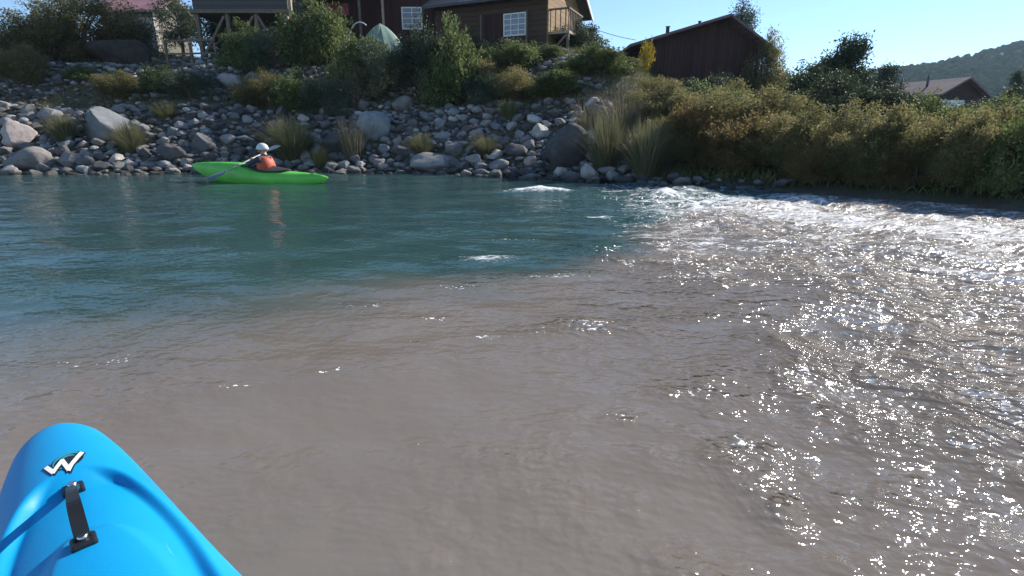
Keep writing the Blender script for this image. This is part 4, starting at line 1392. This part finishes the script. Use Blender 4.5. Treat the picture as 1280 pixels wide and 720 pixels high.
# leaning pole, power line, driftwood
p0, p1 = ray_ground(380, 82), at(366, 50, 21.2)
o = MB().tube([p0, (p0 + p1) / 2 + np.array([.03, 0, 0]), p1], [.05, .045, .035], 8).build('leaning_pole', MAT_pole)
tag(o, 'pale timber pole leaning on the slope right of the stilt cabin', 'pole')
pa, pb = at(712, 22, 25.5), at(795, 50, 24.5)
pts = [pa + (pb - pa) * u + np.array([0, 0, -.5 * u * (1 - u)]) for u in np.linspace(0, 1, 13)]
tag(MB().tube(pts, .012, 5).build('power_cable', RF_grey), 'thin cable strung from the brown log cabin to the gabled cabin', 'cable')
p0 = ray_ground(298, 180) + np.array([0, 0, .18])
o = MB().tube([p0, p0 + np.array([.22, .03, .04]), p0 + np.array([.48, .0, -.06])], [.035, .03, .015], 7).build('driftwood', plain('bleached_wood', (.42, .43, .43), .8, .2, 10))
tag(o, 'pale bleached branch on the rocks behind the kayaker', 'driftwood')
p0 = ray_ground(452, 186)
o = MB().tube([p0, p0 + np.array([.25, .1, .45]), p0 + np.array([.5, .2, 1.0])], [.02, .016, .008], 6).build('dry_stalk', plain('dry_stalk', (.3, .25, .15), .8))
tag(o, 'single long dry stalk leaning over the round bluish boulder', 'stalk')

# ------------------------------------------------------------------ kayaks
class Hull:
    def __init__(s, L, ws, ww, top, mid, keel, moat):
        s.L, s.ws, s.ww, s.top, s.mid, s.keel, s.moat = L, ws, ww, top, mid, keel, moat
    def w(s, u):
        return float(np.interp(u, s.ws, s.ww))
    def zt(s, u):
        return float(np.interp(u, *s.top))
    def zm(s, u):
        return float(np.interp(u, *s.mid))
    def zk(s, u):
        return float(np.interp(u, *s.keel))
    def ring(s, u, n, e=2.05):
        W, zt, zm, zk = s.w(u), s.zt(u), s.zm(u), s.zk(u)
        out = []
        for k in range(n):
            th = 2 * math.pi * k / n
            c, q = math.cos(th), math.sin(th)
            v = W * math.copysign(abs(c) ** (2 / e), c)
            hh = (zt - zm) if q >= 0 else (zm - zk)
            z = zm + hh * math.copysign(abs(q) ** (2 / e), q)
            if q > 0:
                z -= s.moat(u, v, W) * min(1, q * 1.6)
            out.append((u, v, z))
        return out
    def deck(s, u, v, e=2.05):
        W, zt, zm = s.w(u), s.zt(u), s.zm(u)
        c = min(.999, abs(v) / W)
        q = (1 - c ** e) ** (1 / e)
        return zm + (zt - zm) * q - s.moat(u, v, W) * min(1, q ** (e / 2) * 1.6)
    def build(s, name, mat, parent, n=144, cut=None):
        us = [s.L * k for k in s.us]
        rings = [s.ring(u, n) for u in us]
        V = [p for r_ in rings for p in r_]
        F = []
        for i in range(len(us) - 1):
            for k in range(n):
                F.append((i * n + k, i * n + (k + 1) % n, (i + 1) * n + (k + 1) % n, (i + 1) * n + k))
        me = mesh_np(name, V, F, [mat], True)
        bm = bmesh.new()
        bm.from_mesh(me)
        bmesh.ops.remove_doubles(bm, verts=bm.verts, dist=1e-5)
        bmesh.ops.recalc_face_normals(bm, faces=bm.faces)
        bm.to_mesh(me)
        bm.free()
        return link(name, me, parent)

def spline_table(pts, n=400):
    """smooth monotone-ish resample (Catmull-Rom / Hermite) of a profile so the hull has no kinks"""
    x = np.array([p_[0] for p_ in pts], float)
    y = np.array([p_[1] for p_ in pts], float)
    d = np.diff(y) / np.diff(x)
    m = np.empty_like(y)
    m[0], m[-1] = d[0], d[-1]
    for i in range(1, len(x) - 1):
        m[i] = 0 if d[i - 1] * d[i] <= 0 else 2 * d[i - 1] * d[i] / (d[i - 1] + d[i])
    xs_ = np.concatenate([x[0] + (x[-1] - x[0]) * np.linspace(0, 1, n) ** 2])
    ys_ = []
    for q in xs_:
        i = min(len(x) - 2, max(0, int(np.searchsorted(x, q) - 1)))
        h_ = x[i + 1] - x[i]
        t_ = (q - x[i]) / h_
        ys_.append((2 * t_ ** 3 - 3 * t_ ** 2 + 1) * y[i] + (t_ ** 3 - 2 * t_ ** 2 + t_) * h_ * m[i] + (-2 * t_ ** 3 + 3 * t_ ** 2) * y[i + 1] + (t_ ** 3 - t_ ** 2) * h_ * m[i + 1])
    return xs_, np.array(ys_)

def tipped(pts, u0, n=12):
    return pts

# profile along the hull: s from bow tip
def rounded(u, a):      # quarter-ellipse nose
    q = min(1.0, max(0.0, u / a))
    return math.sqrt(max(0.0, 1 - (1 - q) ** 2))

def make_hull(scale_w, moat, L=2.62):
    body_w = spline_table([(0, .034), (.06, .056), (.15, .080), (.26, .101), (.42, .124), (.58, .146), (.72, .168), (1.0, .225), (1.3, .285), (1.6, .29), (2.0, .20), (2.35, .11), (2.62, .05)])
    top = spline_table([(0, .335), (.1, .355), (.3, .380), (.5, .398), (.8, .415), (1.0, .42), (1.15, .37), (1.6, .33), (2.0, .32), (2.35, .31), (2.62, .28)])
    mid = spline_table([(0, .300), (.1, .296), (.3, .282), (.6, .255), (1.0, .20), (1.4, .17), (1.9, .18), (2.3, .21), (2.62, .25)])
    keel = spline_table([(0, .27), (.1, .20), (.3, .10), (.6, .01), (1.0, -.06), (1.5, -.08), (2.0, -.05), (2.35, .06), (2.62, .20)])
    us = np.concatenate([.09 * (np.linspace(0, 1, 22) ** 2.2), np.linspace(.09, 1.0, 260)[1:], np.linspace(1.0, L - .1, 40)[1:], L - .1 * (1 - np.linspace(0, 1, 16)[1:]) ** 2.0])
    nose = np.array([rounded(u, .15) * rounded(L - u, .12) for u in us])
    W = np.interp(us, *body_w) * nose * scale_w
    zm = np.interp(us, *mid)
    zt = zm + (np.interp(us, *top) - zm) * nose
    zk = zm + (np.interp(us, *keel) - zm) * nose
    W = np.maximum(W, 1e-6)
    h = Hull(L, us, W, (us, zt), (us, zm), (us, zk), moat)
    h.us = us / L
    return h

def moat_near(u, v, W):
    # arched scoop round the grab handle, raised dome inside it
    c0 = .412
    if u < c0 - .06:
        return 0.0
    x = u - c0
    aw = .112 * math.sqrt(max(0.0, 1 - (1 - min(1, max(0, x + .03) / .34)) ** 2)) + .0
    d1 = aw - abs(v - .006)                # >0 inside the arch
    a = float(sstep(-.012, .014, np.array(d1))) * float(sstep(-.03, .03, np.array(x)))
    x2 = u - .57
    bw = .085 * math.sqrt(max(0.0, 1 - (1 - min(1, max(0, x2) / .30)) ** 2))
    d2 = bw - abs(v - .010)
    b_ = float(sstep(-.012, .02, np.array(d2))) * float(sstep(0, .05, np.array(x2)))
    return .025 * a - .017 * b_

t = NT('blue_kayak_plastic')
o_ = t.obj()
f1 = t.noise(3, 3, .5, o_)
f2 = t.noise(160, 3, .6, o_)
c = t.ramp(f1, [(.3, (.0005, .25, .52)), (.7, (.001, .29, .58))])
scr = t.ramp(t.noise(55, 6, .8, o_, 2.0), [(.70, (0, 0, 0)), (.76, (1, 1, 1))])
c = t.mix(t.math('MULTIPLY', scr, .12), c, (.25, .5, .75))
ms = t.n('ShaderNodeMapping')
ms.inputs['Scale'].default_value = (6, 90, 20)
ms.inputs['Rotation'].default_value = (0, 0, R(18))
t.l(o_, ms.inputs[0])
sc2 = t.ramp(t.noise(1, 3, .6, ms.outputs[0]), [(.69, (0, 0, 0)), (.72, (1, 1, 1))])
c = t.mix(t.math('MULTIPLY', sc2, .22), c, (.20, .45, .70))
t.set(color=c, rough=t.ramp(f1, [(.3, (.44, .44, .44)), (.7, (.6, .6, .6))]), spec=.35, normal=t.bump(t.math('SUBTRACT', f2, sc2), .15, .002))
BLUE = t.m
BLACKPL = plain('black_plastic', (.012, .012, .013), .4, .2, 20)
STEEL = plain('steel', (.6, .6, .6), .3, .05, metal=1)

tip = on_z(66, 526, .322)
kx = empty('kayak', (tip[0], tip[1], 0), R(-45))
tag(kx, 'bright blue kayak bow in the foreground with black grab handle', 'kayak')
hull = make_hull(1.0, moat_near)
hull.build('hull', BLUE, kx, 260)
# cockpit rim and spray skirt (behind the frame)
def cockpit(h, u0, u1, w_, par, mat):
    n = 40
    V, F = [], []
    for k in range(n):
        a = 2 * math.pi * k / n
        V.append(((u0 + u1) / 2 + (u1 - u0) / 2 * math.cos(a), w_ * math.sin(a), 0))
    rim = [(x, y, h.deck(x, y) + .02) for x, y, _ in V]
    mb = MB()
    mb.tube(rim + [rim[0]], .014, 8, False)
    mb.build('cockpit_rim', BLACKPL, par)
    vs = [((u0 + u1) / 2, 0, h.deck((u0 + u1) / 2, 0) + .08)] + [(x, y, z + .012) for x, y, z in rim]
    fs = [(0, 1 + k, 1 + (k + 1) % n) for k in range(n)]
    link('spray_skirt', mesh_np('spray_skirt', vs, fs, [mat], True), par)
SKIRT = plain('neoprene', (.02, .02, .022), .8, .2, 20)
cockpit(hull, 1.12, 1.92, .22, kx, SKIRT)

# grab handle: flat black strap, bolted at both ends, arched above the scoop
def pt(u, v, dz=0):
    return Vector((u, v, hull.deck(u, v) + dz))
u0, u1, v0, v1 = .432, .642, .004, .0005
n = 24
V, F = [], []
for k in range(n + 1):
    q = k / n
    u = u0 + (u1 - u0) * q
    v = v0 + (v1 - v0) * q
    base = hull.deck(u0, v0) * (1 - q) + hull.deck(u1, v1) * q
    lift = .004 + .042 * (math.sin(math.pi / 2 * q / .76) ** 1.25 if q < .76 else math.cos(math.pi / 2 * (q - .76) / .24) ** .6)
    for s_, dz in ((-1, 0), (1, 0), (1, .007), (-1, .007)):
        V.append((u, v + s_ * (.0080 + .001 * math.cos(math.pi * 2 * q)), base + lift + dz))
for k in range(n):
    for a_ in range(4):
        F.append((4 * k + a_, 4 * k + (a_ + 1) % 4, 4 * k + 4 + (a_ + 1) % 4, 4 * k + 4 + a_))
F += [(3, 2, 1, 0), (4 * n, 4 * n + 1, 4 * n + 2, 4 * n + 3)]
gh = link('grab_handle', mesh_np('grab_handle', V, F, [BLACKPL]), kx)
for u, v, du in ((u0, v0, -.004), (u1, v1, .004)):
    p_ = pt(u, v)
    MB().box(u - .013, u + .013, v - .015, v + .015, p_.z - .012, p_.z + .009).build('handle_mount', BLACKPL, gh, bevel=.004)
    MB().tube([(u, v, p_.z + .008), (u, v, p_.z + .0155)], .0062, 14).build('bolt', STEEL, gh)

# logo: slanted white W on dark swirl, flat pieces laid on the deck
def decal(polys, name, mat, par, lift):
    V, F = [], []
    for poly in polys:
        b0 = len(V)
        for (u, v) in poly:
            V.append((u, v, hull.deck(u, v) + lift))
        F.append([b0 + i for i in range(len(poly))])
    bm = bmesh.new()
    vs = [bm.verts.new(p_) for p_ in V]
    for f in F:
        bm.faces.new([vs[i] for i in f])
    bmesh.ops.triangulate(bm, faces=bm.faces)
    bmesh.ops.subdivide_edges(bm, edges=bm.edges, cuts=3, use_grid_fill=True)
    bmesh.ops.triangulate(bm, faces=bm.faces)
    for q in bm.verts:
        q.co.z = hull.deck(q.co.x, q.co.y) + lift
    bmesh.ops.recalc_face_normals(bm, faces=bm.faces)
    me = bpy.data.meshes.new(name)
    bm.to_mesh(me)
    bm.free()
    me.materials.append(mat)
    return link(name, me, par)

# the mark is drawn in its own plane (cm-sized a to the right, b up) and laid on the deck
LU, LV = .357, .001          # centre on deck
def lg(a, b, rot=R(0)):
    ca, sa = math.cos(rot), math.sin(rot)
    return (LU - (a * sa + b * ca) * .0225, LV + (a * ca - b * sa) * .0105)
def ell(cx, cy, rx, ry, rot, n=28):
    out = []
    for k in range(n):
        a = 2 * math.pi * k / n
        x, y = rx * math.cos(a), ry * math.sin(a)
        out.append((cx + x * math.cos(rot) - y * math.sin(rot), cy + x * math.sin(rot) + y * math.cos(rot)))
    return out
def band(cx, cy, rx, ry, rot, t0, t1, w0, n=20):
    quads = []
    for k in range(n):
        pts_ = []
        for kk, s_ in ((k, 1), (k + 1, 1), (k + 1, -1), (k, -1)):
            q = kk / n
            a = t0 + (t1 - t0) * q
            ww = w0 * math.sin(math.pi * min(1, q * .85 + .15)) / 2
            x, y = (rx + s_ * ww) * math.cos(a), (ry + s_ * ww) * math.sin(a)
            pts_.append(lg(cx + x * math.cos(rot) - y * math.sin(rot), cy + x * math.sin(rot) + y * math.cos(rot)))
        quads.append(pts_)
    return quads
LOGO_K = plain('logo_black', (.008, .010, .012), .5, .1)
LOGO_W = plain('logo_white', (.82, .82, .82), .5, .04)
LOGO_T = plain('logo_teal', (.03, .30, .36), .5, .1)
lo = decal([[lg(*q) for q in ell(.45, .55, 2.35, 1.6, .3)]], 'logo', LOGO_K, kx, .0004)
sw = band(.5, .65, 1.95, 1.25, .3, .3, 3.4, .36) + band(.5, .75, 1.2, .7, .3, .2, 3.0, .30) + band(.45, .45, 1.9, 1.15, .3, 3.5, 6.2, .28)
decal(sw, 'swirl', LOGO_T, lo, .0007)
def stroke(pts_, w_):
    out = []
    for (a, b) in zip(pts_, pts_[1:]):
        d = np.array(b) - np.array(a)
        d = d / np.linalg.norm(d)
        nn = np.array([-d[1], d[0]]) * w_ / 2
        a_, b_ = np.array(a) - d * w_ * .3, np.array(b) + d * w_ * .3
        out.append([lg(*q) for q in (a_ - nn, b_ - nn, b_ + nn, a_ + nn)])
    return out
Wp = [(-2.25, .55), (-1.55, -1.0), (-.15, .75), (.35, -1.35), (2.55, 1.35)]
for i, q in enumerate(stroke(Wp, 1.05)):
    decal([q], 'letter_outline', LOGO_K, lo, .0010 + i * .0001)
for i, q in enumerate(stroke(Wp, .62)):
    decal([q], 'letter_stroke', LOGO_W, lo, .0016 + i * .0001)

# --- green kayak and its paddler
t = NT('green_kayak_plastic')
o_ = t.obj()
c = t.ramp(t.noise(4, 4, .6, o_), [(.3, (.10, .46, .05)), (.7, (.17, .60, .08))])
t.set(color=c, rough=.4, spec=.45)
GREEN = t.m
seat = on_z(337, 228)
yaw = R(170)                       # bow to the left, slightly away
# local +x runs aft in the hull: bow direction is -x
gk = empty('kayak', (0, 0, 0), 0)
tag(gk, 'bright green kayak floating along the rocky far bank', 'kayak')
bow_dir = np.array([-math.cos(R(14)), math.sin(R(14))])
h2 = make_hull(1.05, lambda u, v, W: 0.0, 2.62)
org = seat[:2] + bow_dir * 1.98
gk.location = (org[0], org[1], .0)
gk.rotation_euler = (0, R(2.6), math.atan2(-bow_dir[1], -bow_dir[0]))
gk.scale = (1.3, 1, 1.12)
h2.build('hull', GREEN, gk, 96)
cockpit(h2, 1.15, 1.92, .23, gk, SKIRT)
for u in (.3, 2.42):
    z_ = h2.deck(u, 0)
    MB().tube([(u - .09, 0, z_), (u - .05, 0, z_ + .04), (u + .05, 0, z_ + .04), (u + .09, 0, z_ + .0)], .011, 8).build('grab_handle', BLACKPL, gk)

# paddler: one skinned body, facing the bow (local +x forward)
pe = empty('person', (seat[0], seat[1], .07), math.atan2(bow_dir[1], bow_dir[0]))
tag(pe, 'person in white helmet and orange life jacket paddling the green kayak', 'person')
A = Vector((.68, .46, .17))                  # near blade end of the shaft
dr = Vector((-.26, -1.86, .62)).normalized()
def on_shaft(tt):
    return A + dr * tt
h1, hf2 = on_shaft(.365), on_shaft(.74)
nodes = [('pelvis', (0, 0, .04), .15, None), ('waist', (.015, 0, .18), .125, 'pelvis'), ('chest', (.035, 0, .34), .145, 'waist'), ('neckb', (.035, 0, .47), .075, 'chest'), ('neck', (.05, 0, .515), .058, 'neckb'),
         ('jaw', (.078, 0, .560), .074, 'neck'), ('head', (.07, 0, .615), .098, 'jaw'), ('crown', (.06, 0, .675), .078, 'head'), ('nose', (.172, 0, .590), .015, 'head')]
for sgn, nm, hp in ((1, 'L', h1), (-1, 'R', hf2)):
    sh = Vector((.07, .175 * sgn, .43))
    back = hp - dr * 0 + Vector((-.035, 0.0, -.01))
    mid_ = (sh + back) / 2
    dd_ = min(.56, (back - sh).length)
    el = mid_ + Vector((-.02, .55 * sgn, -.8)).normalized() * math.sqrt(max(.0004, .285 ** 2 - dd_ * dd_ / 4))
    wr_ = back + (el - back).normalized() * .075
    nodes += [('sh' + nm, tuple(sh), .066, 'chest'), ('ua' + nm, tuple(sh.lerp(el, .55)), .05, 'sh' + nm), ('el' + nm, tuple(el), .042, 'ua' + nm), ('fa' + nm, tuple(el.lerp(wr_, .5)), .038, 'el' + nm), ('wr' + nm, tuple(wr_), .027, 'fa' + nm), ('pa' + nm, tuple(back), .032, 'wr' + nm)]
    perp = Vector((0, 0, 1)).cross(dr).normalized()
    upv = dr.cross(perp)
    for k in range(4):
        c0 = hp + dr * (.027 - .018 * k) * 1.0
        L_ = (.9, 1.0, .95, .8)[k]
        nodes += [('f%s%da' % (nm, k), tuple(c0 + Vector((-.01, 0, .024))), .0095, 'pa' + nm), ('f%s%db' % (nm, k), tuple(c0 + Vector((.024 * L_, 0, .016))), .009, 'f%s%da' % (nm, k)), ('f%s%dc' % (nm, k), tuple(c0 + Vector((.02 * L_, 0, -.016))), .008, 'f%s%db' % (nm, k))]
    nodes += [('t%sa' % nm, tuple(hp + dr * .045 + Vector((-.02, 0, -.012))), .010, 'pa' + nm), ('t%sb' % nm, tuple(hp + dr * .04 + Vector((.012, 0, -.022))), .009, 't%sa' % nm)]
for sgn, nm in ((1, 'L'), (-1, 'R')):
    nodes += [('hip' + nm, (.1, .1 * sgn, .02), .085, 'pelvis'), ('knee' + nm, (.46, .16 * sgn, .09), .06, 'hip' + nm), ('ankle' + nm, (.82, .09 * sgn, -.03), .038, 'knee' + nm), ('foot' + nm, (.9, .09 * sgn, .04), .03, 'ankle' + nm)]
idx = {q[0]: i for i, q in enumerate(nodes)}
me = bpy.data.meshes.new('body')
me.from_pydata([q[1] for q in nodes], [(idx[q[3]], i) for i, q in enumerate(nodes) if q[3]], [])
bo = link('body', me, pe)
sk = bo.modifiers.new('skin', 'SKIN')
sk.use_smooth_shade = True
for i, q in enumerate(nodes):
    sv = me.skin_vertices[0].data[i]
    sv.radius = (q[2], q[2])
    sv.use_root = (i == 0)
ss = bo.modifiers.new('sub', 'SUBSURF')
ss.levels = ss.render_levels = 2
bpy.context.view_layer.update()
dg = bpy.context.evaluated_depsgraph_get()
m2 = bpy.data.meshes.new_from_object(bo.evaluated_get(dg))
bo.modifiers.clear()
bo.data = m2
m2.materials.clear()
m2.materials.append(plain('navy_paddling_jacket', (.025, .035, .05), .7, .3, 10))
m2.materials.append(plain('skin', (.42, .25, .17), .55, .1, 10))
wrs = [Vector(nodes[idx['pa' + s]][1]) for s in 'LR']
for f in m2.polygons:
    f.use_smooth = True
    c_ = f.center
    f.material_index = 1 if (c_.z > .515 and abs(c_.y) < .13 and c_.x > -.08) or min((c_ - q).length for q in wrs) < .075 else 0
# life jacket wraps the torso
V, F = [], []
nr, nn_ = 9, 28
for j in range(nr):
    u = j / (nr - 1)
    z_ = .13 + .30 * u
    grow = 1 + .10 * math.sin(math.pi * u)
    for k in range(nn_):
        a = 2 * math.pi * k / nn_
        V.append((.03 + (.162 * grow) * math.cos(a) * (1 - .25 * u ** 4), .19 * grow * math.sin(a) * (1 - .30 * u ** 4), z_ + (.05 * u * u * abs(math.sin(a)))))
for j in range(nr - 1):
    for k in range(nn_):
        F.append((j * nn_ + k, j * nn_ + (k + 1) % nn_, (j + 1) * nn_ + (k + 1) % nn_, (j + 1) * nn_ + k))
F2 = F
lj = link('life_jacket', mesh_np('life_jacket', V, F2, [plain('orange_red_nylon', (.52, .075, .03), .6, .2, 14, .003)], True), pe)
sm = lj.modifiers.new('thick', 'SOLIDIFY')
sm.thickness = .03
mb = MB()
for z_ in (.2, .3):
    mb.box(.185, .215, -.06, .06, z_, z_ + .045)
mb.build('pocket', plain('dark_webbing', (.05, .04, .04), .7), lj)
# helmet
V, F = [], []
for j in range(9):
    u = j / 8
    ph = u * R(102)
    for k in range(24):
        a = 2 * math.pi * k / 24
        front = max(0, math.cos(a))
        z_ = .118 * math.cos(ph) + (.035 * front if j == 8 else 0)
        V.append((.066 + .128 * math.sin(ph) * math.cos(a) + (.02 * front if j == 8 else 0), .113 * math.sin(ph) * math.sin(a), .630 + z_))
for j in range(8):
    for k in range(24):
        F.append((j * 24 + k, (j + 1) * 24 + k, (j + 1) * 24 + (k + 1) % 24, j * 24 + (k + 1) % 24))
hm = link('helmet', mesh_np('helmet', V, F, [plain('white_helmet_shell', (.62, .62, .60), .35, .04)], True), pe)
sm = hm.modifiers.new('thick', 'SOLIDIFY')
sm.thickness = .012
MB().tube([(.07, .1, .62), (.09, .078, .55), (.105, 0, .50), (.09, -.078, .55), (.07, -.1, .62)], .008, 6).build('chin_strap', BLACKPL, hm)
for s_ in (1, -1):
    MB().sphere((.157, .034 * s_, .612), .011, 10, 8).build('eye', BLACKPL, pe)

# paddle
pd = empty('paddle', pe.location, pe.rotation_euler.z)
tag(pd, 'double bladed paddle with grey shaft held by the kayaker', 'paddle')
MB().tube([on_shaft(0), on_shaft(.6), on_shaft(1.2)], .0155, 12).build('shaft', plain('pale_shaft', (.36, .37, .34), .4, .1), pd)
def blade(c, d, name):
    d = d.normalized()
    s = d.cross(Vector((.12, 1, .1))).normalized()
    nn2 = s.cross(d)
    V, F = [], []
    outl = [(0, .02), (.08, .06), (.2, .095), (.33, .10), (.42, .075), (.455, .03)]
    for (u, w_) in outl:
        for (sx, dz) in ((-1, .012), (0, 0), (1, .012)):
            for t_ in (-.004, .004):
                V.append(tuple(c + d * u + s * w_ * sx + nn2 * (dz + t_)))
    for i in range(len(outl) - 1):
        b0, b1 = 6 * i, 6 * i + 6
        for k in (0, 2):
            F.append((b0 + k, b0 + k + 2, b1 + k + 2, b1 + k))
            F.append((b0 + k + 1, b1 + k + 1, b1 + k + 3, b0 + k + 3))
        F.append((b0, b1, b1 + 1, b0 + 1))
        F.append((b0 + 4, b0 + 5, b1 + 5, b1 + 4))
    F.append((0, 1, 3, 2))
    F.append((2, 3, 5, 4))
    e_ = 6 * (len(outl) - 1)
    F.append((e_, e_ + 2, e_ + 3, e_ + 1))
    F.append((e_ + 2, e_ + 4, e_ + 5, e_ + 3))
    link(name, mesh_np(name, V, F, [plain('grey_blue_blade', (.09, .13, .16), .4, .1)]), pd)
blade(on_shaft(.04), -dr, 'blade')
blade(on_shaft(1.16), dr, 'blade')

# ------------------------------------------------------------------ air
t = NT('air')
t.t.nodes.remove(t.b)
pv = t.n('ShaderNodeVolumePrincipled')
pv.inputs['Color'].default_value = (.60, .82, 1.0, 1)
pv.inputs['Density'].default_value = 0.0003
pv.inputs['Anisotropy'].default_value = 0.2
t.l(pv.outputs[0], t.out.inputs['Volume'])
o = MB().box(-960, 960, -90, 1210, -3.2, 110).build('haze', t.m)
tag(o, 'thin bluish haze in the valley air', 'haze', kind='stuff')
